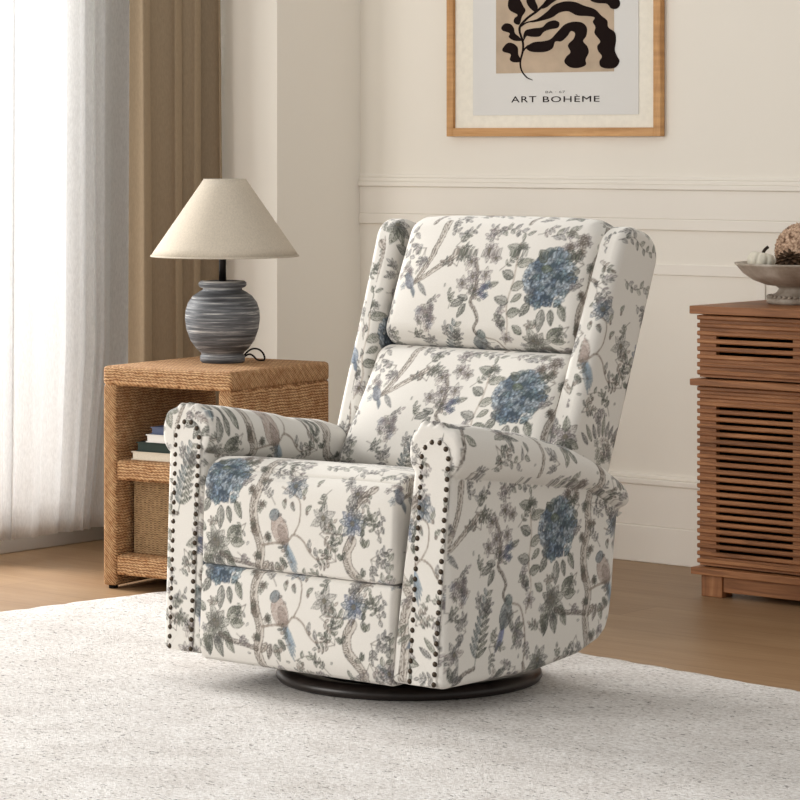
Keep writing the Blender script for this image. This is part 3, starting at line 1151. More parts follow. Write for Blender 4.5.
def rounded_outline(pts, radii, step):
    """closed polygon with rounded corners, resampled"""
    out = []
    n_ = len(pts)
    P = [np.array(p, float) for p in pts]
    for i in range(n_):
        a, b, c = P[i - 1], P[i], P[(i + 1) % n_]
        d0, d1 = (a - b) / np.linalg.norm(a - b), (c - b) / np.linalg.norm(c - b)
        th = math.acos(np.clip(d0 @ d1, -1, 1))
        L = radii[i] / math.tan(th / 2)
        p0, p1 = b + d0 * L, b + d1 * L
        cc = b + (d0 + d1) / np.linalg.norm(d0 + d1) * radii[i] / math.sin(th / 2)
        a0 = math.atan2(*(p0 - cc)[::-1])
        a1 = math.atan2(*(p1 - cc)[::-1])
        da = (a1 - a0 + PI) % (2 * PI) - PI
        m = max(4, int(abs(da) * radii[i] / step))
        for k in range(m + 1):
            x = a0 + da * k / m
            out.append(cc + radii[i] * np.array((math.cos(x), math.sin(x))))
    out = np.array(out)
    seg = np.linalg.norm(np.roll(out, -1, 0) - out, axis=1)
    cum = np.concatenate(((0,), np.cumsum(seg)))
    N = int(cum[-1] / step)
    s = np.linspace(0, cum[-1], N, endpoint=False)
    ex = np.vstack((out, out[:1]))
    return np.stack((np.interp(s, cum, ex[:, 0]), np.interp(s, cum, ex[:, 1])), -1)


# ------------------------------------------------------------------ the armchair
CH_ROT = math.radians(39.5)
chair = empty('armchair', (.0192, 6.39, 0), -CH_ROT)
tag(chair, 'reclining wingback armchair in cream fabric printed with blue hydrangeas, birds and branches', 'armchair')
STEP = .0022
TILT = .05                          # the seat body leans back slightly


def lean(V):
    V = V.copy()
    V[:, 1] += TILT * (V[:, 2] - .08)
    return V


def wrinkle(V, amp, seed, k=9.0):
    r = np.random.RandomState(seed)
    d = np.zeros(len(V))
    for i in range(7):
        w = r.randn(3) * k
        d += np.sin(V @ w + r.rand() * 6.28)
    return d * amp / 7


# swivel base
lathe('base_ring', [(.205, .0072), (.279, .0072), (.284, .014), (.282, .023), (.273, .031), (.259, .034), (.247, .032), (.241, .026), (.205, .024)], DARKWOOD, chair, 96, True)
lathe('base_plate', [(0, .0075), (.204, .0075), (.204, .022), (0, .022)], BLACKMETAL, chair, 64)
lathe('swivel_post', [(0, .022), (.11, .022), (.11, .030), (.06, .036), (.06, .085), (0, .085)], BLACKMETAL, chair, 48)
b_ = box('seat_frame', (-.25, .25, -.30, .17, .082, .12), BLACK, chair, .004)

# seat cushion and footrest panel


def soften_edge(V, P, hy, hz, R_):
    """turn the front top edge into a wide round roll"""
    q = np.stack((np.clip(1 - (P[:, 1] + hy) / R_, 0, 1), np.clip(1 - (hz - P[:, 2]) / R_, 0, 1)), -1)
    both = (q[:, 0] > 0) & (q[:, 1] > 0)
    nn = np.linalg.norm(q, axis=1)
    f = np.where(both, np.max(q, axis=1) / np.maximum(nn, 1e-9), 1)
    V[:, 1] = np.where(both, V[:, 1] + (1 - f) * q[:, 0] * R_, V[:, 1])
    V[:, 2] = np.where(both, V[:, 2] - (1 - f) * q[:, 1] * R_, V[:, 2])
    return V


SHX = .262
V, Fq, UV, P = rbox(SHX, .216, .110, .010, STEP)
V = soften_edge(V, P, .216, .109, .062)
fx, fz = 1 - np.abs(P[:, 0] / SHX) ** 5, 1 - np.abs(P[:, 2] / .109) ** 2.5
V[:, 1] -= .010 * np.clip(fx, 0, 1) * np.clip(fz, 0, 1) * (P[:, 1] < -.2)
V[:, 2] += (.008 * np.clip(1 - (P[:, 0] / SHX) ** 2, 0, 1) - .006 * np.abs(P[:, 0] / SHX) ** 8) * (P[:, 2] > .09) * np.clip(1 - (P[:, 1] / .216) ** 4, 0, 1)
V[:, 2] += wrinkle(V, .004, 3) * (P[:, 2] > .08)
V[:, 1] += wrinkle(V, .0025, 4)
V[:, 2] -= .135 * np.clip(V[:, 1] + .17, 0, 1) * (P[:, 2] > 0) * np.clip(P[:, 2] / .109, 0, 1)
V += (-.014, -.146, .373)
seat = mk('seat_cushion', lean(V), Fq, FABRIC, chair, colors=fabric(UV + (.395 + SHX, .21 + .109)))
V, Fq, UV, P = rbox(SHX, .05, .1, .010, STEP)
V[:, 1] -= .010 * np.clip(1 - np.abs(P[:, 0] / SHX) ** 5, 0, 1) * np.clip(1 - np.abs(P[:, 2] / .099) ** 2.5, 0, 1) * (P[:, 1] < 0)
low = np.clip(1 - (P[:, 2] + .099) / .05, 0, 1)
V[:, 1] += .012 * low ** 2 * (P[:, 1] < 0)
V[:, 1] += wrinkle(V, .0025, 6)
V += (-.014, -.312, .162)
mk('footrest_panel', lean(V), Fq, FABRIC, chair, colors=fabric(UV + (.395 + SHX - .008, .162 + .112)))

# arms: one lofted body each, with a pleated roll on top and a nail-trimmed front panel
ARM_H = {1: .069, -1: .059}
BF, BR = -.352, .256


def arm_curves(b, side=1):
    zt = np.interp(b, [-.36, -.25, -.09, .06, .15, .20, .24, .30], [.594, .580, .553, .514, .476, .448, .424, .39])
    if side < 0:
        zt += .026 * np.clip((b + .05) / .18, 0, 1)
    zs = np.interp(b, [-.36, .107, .2, .30], [.474, .413, .372, .336])
    zb = np.interp(b, [-.36, -.04, .10, .17, .190, .200, .207, .212, .216, .220, .30], [.070, .068, .082, .103, .118, .14, .18, .25, .31, .37, .37])
    return zt, zs, zb


def arm_section(b, side, npt):
    zt, zs, zb = arm_curves(b, side)
    zb = min(zb, zs - .01)
    h = ARM_H[side]
    pts = []
    r = min(.014, (zs - zb) / 3)
    for k in range(6):                                  # outer bottom corner
        a = -PI / 2 + PI / 2 * k / 5
        pts.append((h - r + r * math.cos(a), zb + r + r * math.sin(a)))
    ca, ra, ri = (.009, .0865, .0745) if side > 0 else (.011, .0745, .0685)
    cz, rz = (zs + zt) / 2, (zt - zs) / 2
    a0, a1 = -48, 222
    for k in range(60):
        a = math.radians(a0 + (a1 - a0) * k / 59)
        c, s = math.cos(a), math.sin(a)
        e = 2 / 2.35
        x = ca + ra * math.copysign(abs(c) ** e, c)
        if c < 0:
            x = ca - ri * abs(c) ** e
        z = cz + rz * math.copysign(abs(s) ** e, s)
        pts.append((x, z))
    # keep the fabric tight under the roll
    if side > 0:                                        # the inner face leans outwards a little
        pts = [(p[0] + .024 * min(1, max(0, (p[1] - .1) / .42)) * max(0, min(1, -p[0] / .05)), p[1]) for p in pts]
    for k in range(6):
        a = PI + PI / 2 * k / 5
        pts.append((-h + r + r * math.cos(a), zb + r + r * math.sin(a)))
    O = np.array(pts)
    seg = np.linalg.norm(np.diff(np.vstack((O, O[:1])), axis=0), axis=1)
    cum = np.concatenate(((0,), np.cumsum(seg)))
    # sample the same stretch fractions on every section so the loft does not twist
    i_r0, i_r1 = 6, 65
    marks = [0, cum[i_r0], cum[i_r1], cum[-1]]
    ns = [int(npt * .32), int(npt * .30), npt - int(npt * .32) - int(npt * .30)]
    s = np.concatenate([np.linspace(marks[i], marks[i + 1], ns[i], endpoint=False) for i in range(3)])
    ex = np.vstack((O, O[:1]))
    S = np.stack((np.interp(s, cum, ex[:, 0]), np.interp(s, cum, ex[:, 1])), -1)
    return S, s, (zb, zs, zt)


def make_arm(side):
    npt = 520
    ARM_C = .3060 if side > 0 else .3300
    PAN = .3235 if side > 0 else .3330
    bs = [BF + .016 * (1 - math.cos(k / 7 * PI / 2)) for k in range(7)]
    insets = [.016 * (1 - math.sin(k / 7 * PI / 2)) for k in range(7)]
    rest = list(np.arange(BF + .016, BR - .045, .0026))
    bs += rest
    insets += [0] * len(rest)
    for k in range(1, 15):
        ph = k / 14 * PI / 2
        bs.append(BR - .045 + .045 * math.sin(ph))
        insets.append(.045 * (1 - math.cos(ph)))
    rings, uvs = [], []
    for b, ins in zip(bs, insets):
        S, s, (zb, zs, zt) = arm_section(b, side, npt)
        tg = np.roll(S, -1, 0) - np.roll(S, 1, 0)
        nr = np.stack((tg[:, 1], -tg[:, 0]), -1)
        nr /= np.maximum(np.linalg.norm(nr, axis=1, keepdims=True), 1e-9)
        S2 = S - nr * ins
        if ins > .02:                                    # rear end: shrink towards the middle of the roll instead
            cz = (zs + zt) / 2
            f = 1 - ins / .047
            S2 = np.stack((S[:, 0] * f + .008 * (1 - f), cz + (S[:, 1] - cz) * f), -1)
        rings.append(np.column_stack((S2[:, 0], np.full(npt, b), S2[:, 1])))
        # print: height on the flat sides, around the roll above
        v = S[:, 1].copy()
        roll = (np.arange(npt) >= int(npt * .32)) & (np.arange(npt) < int(npt * .32) + int(npt * .30))
        v[roll] = S[:, 1][roll] + np.abs(S[:, 0][roll] - .085) * .9
        uvs.append(np.stack((np.full(npt, b) + .446, v + .05), -1))
    # front cap: shrink to the spine
    S, s, (zb, zs, zt) = arm_section(BF, side, npt)
    base = rings[0]
    spine = np.column_stack((np.zeros(npt) + .004, np.full(npt, BF), np.clip(base[:, 2], zb + .05, zt - .06)))
    caps, cuv = [], []
    for k in range(22):
        f = k / 22
        c_ = spine + (base - spine) * f
        caps.append(c_)
        cuv.append(np.stack((c_[:, 0] + .86, c_[:, 2] - .05), -1))
    uvs[:4] = [np.stack((r_[:, 0] + .86, r_[:, 2] - .05), -1) for r_ in rings[:4]]
    rings = caps + rings
    uvs = cuv + uvs
    V, UV = np.concatenate(rings), np.concatenate(uvs)
    # gathers of cloth around the front of the roll
    ang_ = np.arctan2(V[:, 2] - .53, V[:, 0])
    near = np.clip(1 - (V[:, 1] - BF) / .05, 0, 1) * np.clip((V[:, 2] - .50) / .05, 0, 1) * np.clip((V[:, 1] - BF) / .006, 0, 1)
    V[:, 2] += .0036 * np.sin(ang_ * 15 + 1.3 * np.sin(ang_ * 5)) * near
    V += wrinkle(V, .0022, 8 if side > 0 else 12, 12)[:, None] * (0.4, 0, 1) * (V[:, 2:3] > .3)
    V[:, 0] = (V[:, 0] + ARM_C) * side
    i = np.arange(len(rings) * npt).reshape(len(rings), npt)
    i2 = np.roll(i, -1, 1)
    Fq = np.stack((i[:-1], i2[:-1], i2[1:], i[1:]), -1).reshape(-1, 4)
    last = i[-1]
    V = np.vstack((V, V[last].mean(0)))
    UV = np.vstack((UV, UV[last].mean(0)))
    tri = np.stack((last, np.roll(last, -1), np.full(npt, len(V) - 1), np.full(npt, len(V) - 1)), -1)
    Fl = np.concatenate((Fq,))
    o = mk('armrest', lean(V), Fl, FABRIC, chair, colors=fabric(UV + ((0, 0) if side > 0 else (.33, .12))))
    # raised front panel
    hw = .0305
    R = .038
    out = [np.array((-hw - .005, .073)), np.array((hw + .005, .073))]
    for k in range(25):
        a = PI * k / 24
        out.append(np.array((R * math.cos(a), .519 + .041 * math.sin(a))))
    out = np.array(out)
    seg = np.linalg.norm(np.roll(out, -1, 0) - out, axis=1)
    cum = np.concatenate(((0,), np.cumsum(seg)))
    s = np.linspace(0, cum[-1], 360, endpoint=False)
    ex = np.vstack((out, out[:1]))
    O = np.stack((np.interp(s, cum, ex[:, 0]), np.interp(s, cum, ex[:, 1])), -1)
    Vp, Fp, Up = slab(O, .006, .0028, .0025, (0, .12, .51))
    tip = .016 if side > 0 else .0                       # the right-hand panel leans out with its arm
    Vp = np.stack((Vp[:, 0] + PAN * side + tip * (Vp[:, 1] - .08) / .45, BF - .0008 + Vp[:, 2], Vp[:, 1]), -1)
    mk('arm_front_panel', lean(Vp), Fp, FABRIC, o, colors=fabric(Up + ((.31, .28) if side > 0 else (.70, .10))))
    # nailheads
    path = [(-hw, .080)] + [(-hw - .0025 * t, .080 + (.518 - .080) * t) for t in (.25, .5, .75, 1)]
    path += [(-.034 * math.cos(PI * k / 16), .519 + .036 * math.sin(PI * k / 16)) for k in range(1, 17)]
    path += [(hw + .0025 * t, .080 + (.518 - .080) * t) for t in (.75, .5, .25, 0)]
    path = np.array(path)
    cum = np.concatenate(((0,), np.cumsum(np.linalg.norm(np.diff(path, axis=0), axis=1))))
    for s in np.linspace(0, cum[-1], 50):
        x, z = np.interp(s, cum, path[:, 0]), np.interp(s, cum, path[:, 1])
        nl = bpy.data.objects.new('nailhead', NAIL)
        COL.objects.link(nl)
        nl.parent = o
        nl.location = (PAN * side + x + tip * (z - .08) / .45, BF - .0035 + TILT * (z - .08), z)
        nl.rotation_euler = (PI / 2 - TILT, 0, 0)
        nl['label'] = 'bronze domed nailhead'
    return o


bm = bmesh.new()
prof = [(0.0056 * math.cos(k / 5 * PI / 2), .0042 * math.sin(k / 5 * PI / 2)) for k in range(6)]
rings = []
for r, z in [(.0056, -.001)] + prof[:-1]:
    rings.append([bm.verts.new((r * math.cos(2 * PI * k / 12), r * math.sin(2 * PI * k / 12), z)) for k in range(12)])
tp = bm.verts.new((0, 0, .0042))
for a, b in zip(rings[:-1], rings[1:]):
    for k in range(12):
        bm.faces.new((a[k], a[(k + 1) % 12], b[(k + 1) % 12], b[k]))
for k in range(12):
    bm.faces.new((rings[-1][k], rings[-1][(k + 1) % 12], tp))
bm.faces.new(rings[0][::-1])
bmesh.ops.recalc_face_normals(bm, faces=bm.faces)
NAIL = bpy.data.meshes.new('nailhead')
bm.to_mesh(NAIL)
bm.free()
NAIL.materials.append(BRONZE)
NAIL.polygons.foreach_set('use_smooth', np.full(len(NAIL.polygons), True))
make_arm(1)
make_arm(-1)

# the reclined back: s runs up it, d goes back through it
REC = math.radians(19.2)
B0, Z0 = .158, .52


def recline(V):
    """(a, d, s) -> (a, b, z)"""
    return np.stack((V[:, 0], B0 + V[:, 2] * math.sin(REC) + V[:, 1] * math.cos(REC), Z0 + V[:, 2] * math.cos(REC) - V[:, 1] * math.sin(REC)), -1)


# headrest cushion
hx, hy, hz_ = .276, .065, .148
V, Fq, UV, P = rbox(hx, hy, hz_, .042, STEP)
fr_ = (P[:, 1] < 0) * np.clip(1 - (P[:, 0] / hx) ** 4, 0, 1) * np.clip(1 - (P[:, 2] / hz_) ** 2, 0, 1)
V[:, 1] -= .022 * fr_
V[:, 2] += .010 * np.clip(1 - (P[:, 0] / hx) ** 4, 0, 1) * (P[:, 2] > .05)
V[:, 1] += wrinkle(V, .005, 21)
V[:, 0] += .010 * V[:, 2] / .148
V += (0.004, hy - .002, .194 + hz_)
mk('headrest_cushion', recline(V), Fq, FABRIC, chair, colors=fabric(UV + (hx + .0, .40 + .002)))
# lumbar cushion, fuller towards the seat
hz2 = .150
V, Fq, UV, P = rbox(hx, hy, hz2, .034, STEP)
k = np.clip((hz2 - P[:, 2]) / (2 * hz2), 0, 1)
V[:, 1] -= (P[:, 1] < 0) * (.066 * k ** 1.3 + .022 * np.clip(1 - (P[:, 0] / hx) ** 4, 0, 1) * np.clip(1 - (P[:, 2] / hz2) ** 2, 0, 1))
V[:, 1] += wrinkle(V, .005, 25)
V += (0, hy - .002, .191 - hz2)
mk('lumbar_cushion', recline(V), Fq, FABRIC, chair, colors=fabric(UV + (hx + .0, .40 - .032)))
# wings
wo = rounded_outline([(-.030, -.16), (.146, -.16), (.150, .498), (.004, .490)], [.02, .02, .060, .056], STEP)
for side in (1, -1):
    V, Fq, UV = slab(wo, .066, .021, STEP, (.070, -.08, .41))
    k = np.clip(1 - V[:, 0] / .15, 0, 1)
    # mirrored for the far side; the outer face is w > 0
    V[:, 1] *= .985 if side > 0 else 1.0
    A = (.294 + (.014 if side > 0 else .026) * np.clip(V[:, 1], -.1, .5) / .46 + V[:, 2]) * side
    V = np.stack((A, V[:, 0], V[:, 1]), -1)
    V[:, 0] += wrinkle(V, .0025, 31 + side)
    mk('wing', recline(V), Fq, FABRIC, chair, colors=fabric(UV + ((.66, .10) if side > 0 else (.02, -.02))))
# outside back and the body under it
V, Fq, UV, P = rbox(.268, .045, .295, .03, .006)
V += (0, .103, .145)
mk('back_panel', recline(V), Fq, FABRIC, chair, colors=fabric(UV))
V, Fq, UV, P = rbox(.27, .09, .165, .03, .006)
V += (0, .095, .275)
mk('rear_body', lean(V), Fq, FABRIC, chair, colors=fabric(UV + (.1, .1)))

# ------------------------------------------------------------------ side table of woven seagrass
T_ROT = math.radians(33)
TA = on_level(102.5, 588)
TW, TD, TH_ = .408, .437, .571
table = empty('side_table', (TA[0], TA[1], 0), -T_ROT)      # local x along the front, y to the back
tag(table, 'square woven seagrass side table with open shelf under the grey lamp', 'side table')
PT = .042
FOOT = .008


def tbox(name, ext, mat, bevel=.009, parent=table):
    return box(name, ext, mat, parent, bevel, 3)


tbox('side_panel', (0, PT, 0, TD, FOOT, TH_ - .047), GRASS_Y)
tbox('side_panel', (TW - PT, TW, 0, TD, FOOT, TH_ - .047), GRASS_Y)
tbox('tabletop', (-.001, TW + .001, -.001, TD + .001, TH_ - .050, TH_), GRASS_X, .011)
tbox('shelf', (PT - .002, TW - PT + .002, .004, TD - .004, .279, .331), GRASS_X)
tbox('bottom_rail', (PT - .002, TW - PT + .002, .004, TD - .004, .036, .088), GRASS_X)
for x, y, z0 in ((.02, .02, .0), (.02, TD - .02, 0), (TW - .02, .02, .0072), (TW - .02, TD - .02, 0)):
    lathe('foot', [(0, 0 + z0), (.012, 0 + z0), (.012, .010), (0, .010)], BLACK, table, 20).location = (x, y, 0)


def table_point(x, y, z):
    c, s = math.cos(-T_ROT), math.sin(-T_ROT)
    return (TA[0] + x * c - y * s, TA[1] + x * s + y * c, z)


# basket in the lower compartment
bk = empty('storage_basket', table_point(TW / 2 + .007, TD / 2 + .012, .0885), -T_ROT)
tag(bk, 'woven seagrass basket in the lower compartment of the side table', 'basket')
bm = bmesh.new()
bw_, bd_, bh_ = .1515, .175, .180
for (x0, x1, y0, y1, z0, z1) in ((-bw_, bw_, -bd_, -bd_ + .01, .008, bh_), (-bw_, bw_, bd_ - .01, bd_, .008, bh_), (-bw_, -bw_ + .01, -bd_ + .01, bd_ - .01, .008, bh_), (bw_ - .01, bw_, -bd_ + .01, bd_ - .01, .008, bh_), (-bw_, bw_, -bd_, bd_, 0, .008)):
    add_box(bm, x0, x1, y0, y1, z0, z1)
from_bm('body', bm, BASKET, bk)
bm = bmesh.new()
for (x0, x1, y0, y1) in ((-bw_ - .002, bw_ + .002, -bd_ - .002, -bd_ + .012), (-bw_ - .002, bw_ + .002, bd_ - .012, bd_ + .002), (-bw_ - .002, -bw_ + .012, -bd_ + .012, bd_ - .012), (bw_ - .012, bw_ + .002, -bd_ + .012, bd_ - .012)):
    add_box(bm, x0, x1, y0, y1, bh_ - .002, bh_ + .007)
from_bm('rim', bm, BASKET, bk, bevel=.002)

# books lying on the shelf


def book(x, y, z, w, d, h, cover, pages_front, label, rot=0.0):
    o = empty('book', table_point(x, y, z), -T_ROT + rot)
    tag(o, label, 'book', 'books on the side table shelf')
    t = .0025
    bm = bmesh.new()
    add_box(bm, 0, w, 0, d, 0, t)
    add_box(bm, 0, w, 0, d, h - t, h)
    add_box(bm, 0, w, d - t, d, t, h - t)
    from_bm('cover', bm, cover, o)
    box('pages', (.003, w - .003, .003, d - t, t, h - t), pages_front, o)
    return o


zz = .3315
book(.070, .030, zz, .24, .19, .021, COVER_CREAM, PAGES, 'cream book lying lowest in the stack on the table shelf')
book(.083, .034, zz + .0215, .225, .18, .024, COVER_GREEN, COVER_GREEN, 'thick dark green book second from the bottom of the stack')
book(.112, .036, zz + .046, .20, .165, .020, COVER_WHITE, COVER_WHITE, 'white book resting on the dark green one in the stack')
book(.124, .040, zz + .0665, .18, .15, .019, COVER_BLUE, COVER_BLUE, 'slate blue book on top of the stack on the shelf')

# ------------------------------------------------------------------ table lamp
LP = on_level(222.5, 362.3, TH_)
lamp = empty('table_lamp', LP, 0)
tag(lamp, 'table lamp with brushed grey ceramic jar base and cream cone shade', 'lamp')
prof = [(0, 0), (.052, 0), (.057, .004), (.0575, .016), (.053, .021), (.056, .026), (.066, .034), (.082, .056), (.092, .084), (.0955, .108), (.0945, .130), (.088, .150), (.075, .167), (.060, .177), (.050, .182),
        (.050, .186), (.058, .189), (.0615, .194), (.061, .200), (.056, .204), (.044, .205), (.040, .201), (.014, .201), (0, .201)]
prof = [(r * 1.02, z * 1.04) for r, z in prof]
lathe('ceramic_base', prof, CERAMIC, lamp, 72)
lathe('stem', [(0, .200), (.0095, .200), (.0095, .33), (.006, .332), (.006, .40), (0, .40)], BLACKMETAL, lamp, 24)
SZ0, SZ1 = .276, .478
shade_p = []
for f in np.linspace(0, 1, 9):
    shade_p.append((.194 + (.0545 - .194) * f, SZ0 + (SZ1 - SZ0) * f))
th = .0018
prof = [(r, z) for r, z in shade_p] + [(r - th, z) for r, z in reversed(shade_p)]
sh_ = lathe('lamp_shade', prof, SHADE, lamp, 96, True)
sh_.location.x = .006
for zz_, rr_ in ((SZ0 + .002, .1928), (SZ1 - .002, .0552)):
    lathe('shade_trim', [(rr_ - .0022, zz_ - .002), (rr_ + .0008, zz_ - .002), (rr_ + .0004, zz_ + .002), (rr_ - .0022, zz_ + .002)], SHADE, sh_, 96, True)
bm = bmesh.new()
for k in range(3):
    a = k * 2 * PI / 3
    c, s = math.cos(a), math.sin(a)
    vs = add_box(bm, 0, .057, -.0015, .0015, .468, .471)
    for v in vs:
        v.co = Vector((v.co.x * c - v.co.y * s, v.co.x * s + v.co.y * c, v.co.z))
from_bm('shade_spider', bm, BLACKMETAL, sh_)
lathe('harp_rod', [(0, .39), (.004, .39), (.004, .472), (0, .472)], BLACKMETAL, lamp, 12)
lathe('light_bulb', [(0, .332), (.013, .332), (.014, .350), (.028, .372), (.030, .388), (.022, .404), (0, .411)], plain('frosted_bulb', (236, 232, 224), .4, .4), lamp, 24)
cord_pts = [(.050, .006, .010), (.062, .008, .026), (.078, .012, .036), (.096, .016, .033), (.107, .020, .020), (.110, .022, .0045), (.100, .026, .0035), (.088, .028, .004), (.080, .027, .014), (.070, .022, .021), (.058, .016, .016), (.050, .012, .008)]
tube('power_cord', cord_pts, .0024, BLACKMETAL, lamp)

# ------------------------------------------------------------------ slatted cabinet
CA = on_level(700, 595)
C_ROT = math.radians(39.5)
CT = at_depth(692, 306, CA[1] - .015)
cab_z = CT[2]
CX, CY = at_depth(697, 500, CA[1] - .01)[:2]
cab = empty('slatted_cabinet', (CX, CY, 0), -C_ROT)      # local x along the front, y to the back, origin at the front left corner
tag(cab, 'walnut cabinet with horizontal slatted doors standing at the right', 'cabinet')
DW, CDP = .332, .36
NW = 2


def zy(py, Y=CY):
    return CAM_H - (py - HOR) * Y / F_PX


z_top, z_top0 = zy(305.5), zy(313.5)
z_mid1, z_mid0 = zy(378.5), zy(385.0)
z_bot1, z_bot0 = zy(566.5), zy(573.5)
CWD = DW * NW
box('top', (-.013, CWD + .013, -.016, CDP, z_top0, z_top), WALNUT, cab, .002)
box('divider_board', (-.012, CWD + .012, -.016, CDP - .002, z_mid0, z_mid1), WALNUT, cab, .002)
box('bottom_board', (-.010, CWD + .010, -.014, CDP - .002, z_bot0, z_bot1), WALNUT, cab, .002)
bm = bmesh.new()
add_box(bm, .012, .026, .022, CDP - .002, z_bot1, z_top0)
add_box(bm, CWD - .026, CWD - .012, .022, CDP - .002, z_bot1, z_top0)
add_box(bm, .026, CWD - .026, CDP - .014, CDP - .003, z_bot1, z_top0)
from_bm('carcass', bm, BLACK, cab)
PITCH = .01895


def slat_rows(z0, z1):
    n_ = round((z1 - z0) / PITCH)
    p = (z1 - z0) / n_
    return [(z0 + p * k, p) for k in range(n_)]


def add_slat(bm, x0, x1, yf, yb, z, p):
    """bar with a sloping underside, so each row throws a line of shade"""
    t = p * .64
    pr_ = [(yf + .002, z + p - .0008), (yf, z + p - .003), (yf, z + p - t + .003), (yf + .004, z + p - t), (yb, z + p - t), (yb, z + p - .0008)]
    a = [bm.verts.new((x0, y, q_)) for y, q_ in pr_]
    b = [bm.verts.new((x1, y, q_)) for y, q_ in pr_]
    m = len(pr_)
    for k in range(m):
        bm.faces.new((a[k], a[(k + 1) % m], b[(k + 1) % m], b[k]))
    bm.faces.new(a[::-1])
    bm.faces.new(b)


ST = .052                                             # stile width
for i in range(NW):
    x0, x1 = i * DW + (.0 if i == 0 else .002), (i + 1) * DW - (.002 if i < NW - 1 else 0)
    for nm, za, zb_, solid in (('drawer', z_mid1 + .003, z_top0 - .003, (1, 2)), ('door', z_bot1 + .003, z_mid0 - .002, (1, 1))):
        bm = bmesh.new()
        rows = slat_rows(za, zb_)
        for z, p in rows:
            add_slat(bm, x0, x1, 0, .014, z, p)
        add_box(bm, x0 + .003, x0 + ST, .0085, .024, za + .001, zb_ - .001)
        add_box(bm, x1 - ST, x1 - .003, .0085, .024, za + .001, zb_ - .001)
        zo1, zo0 = (zy(333), zy(357.5)) if nm == 'drawer' else (zy(404), zy(556))
        add_box(bm, x0 + ST, x1 - ST, .0086, .024, zo1, zb_ - .0012)
        add_box(bm, x0 + ST, x1 - ST, .0086, .024, za + .0012, zo0)
        from_bm(nm, bm, WALNUT, cab)
# slatted sides
for x0, x1 in ((-.001, .012), (CWD - .012, CWD + .001)):
    bm = bmesh.new()
    for za, zb_ in ((z_mid1 + .003, z_top0 - .003), (z_bot1 + .003, z_mid0 - .002)):
        for z, p in slat_rows(za, zb_):
            vs = add_box(bm, x0 - (.003 if x0 < .1 else 0), x1 + (.003 if x0 > .1 else 0), .0255, CDP - .004, z + p * .26, z + p - .0008)
        add_box(bm, x0 + .001, x1 - .001, .026, CDP - .005, za, zb_)
    from_bm('side_panel', bm, WALNUT, cab)
zf1 = z_bot0
LG = .050
for x, y in ((.010, .004), (CWD - .06, .004), (.010, CDP - .07), (CWD - .06, CDP - .07)):
    box('leg', (x, x + LG + .012, y, y + LG, .0, zf1), WALNUT_Z, cab, .002)
bm = bmesh.new()
add_box(bm, .072, CWD - .06, .010, .030, zf1 - .042, zf1)
from_bm('apron', bm, WALNUT, cab, bevel=.0015)

# ------------------------------------------------------------------ pedestal bowl with autumn things on the cabinet
BP = on_level(800, 303.7, z_top)
bowl = empty('pedestal_bowl', BP, 0)
tag(bowl, 'weathered grey stone pedestal bowl standing on the walnut cabinet', 'bowl')
prof = [(0, 0), (.078, 0), (.083, .004), (.083, .014), (.078, .019), (.071, .022), (.058, .034), (.052, .044), (.060, .052), (.085, .056), (.118, .070), (.142, .090), (.158, .112), (.163, .116), (.163, .121),
        (.154, .120), (.138, .098), (.112, .078), (.08, .066), (0, .062)]
prof = [(r * 1.02, z * .87) for r, z in prof]
lathe('bowl_body', prof, STONE, bowl, 80)
bm = bmesh.new()
for k in range(34):
    a = 2 * PI * k / 34
    bmesh.ops.create_icosphere(bm, subdivisions=2, radius=.0055)
    for v in bm.verts[-42:]:
        v.co += Vector((.080 * math.cos(a), .080 * math.sin(a), .0180))
from_bm('beaded_foot_rim', bm, STONE, bowl, smooth=True)


def pumpkin(name, r, h, loc, tilt, label):
    o = empty(name, loc, 0)
    o.rotation_euler = tilt
    tag(o, label, 'pumpkin')

    def fn(V):
        a = np.arctan2(V[:, 1], V[:, 0])
        k = 1 - .16 * (1 - np.abs(np.sin(a * 4))) ** 2
        return V * np.stack((k, k, np.ones(len(V))), -1)
    pr_ = []
    for q_ in range(25):
        t = -PI / 2 + PI * q_ / 24
        rr = r * math.cos(t) ** .8 if math.cos(t) > 1e-6 else 0
        pr_.append((rr, h / 2 + h / 2 * math.sin(t) - .25 * h * math.exp(-(rr / (r * .35)) ** 2) * math.copysign(1, t)))
    lathe('flesh', pr_, PUMPKIN, o, 80, fn=fn)
    tube('stalk', [(0, 0, h * .66), (.001, .002, h * .92), (.006, .004, h * 1.12), (.014, .006, h * 1.25)], .0042, STALK, o)
    return o


pumpkin('mini_pumpkin', .037, .052, (BP[0] - .104, BP[1] - .012, z_top + .083), (.0, .18, .3), 'small white pumpkin at the left rim of the stone bowl')

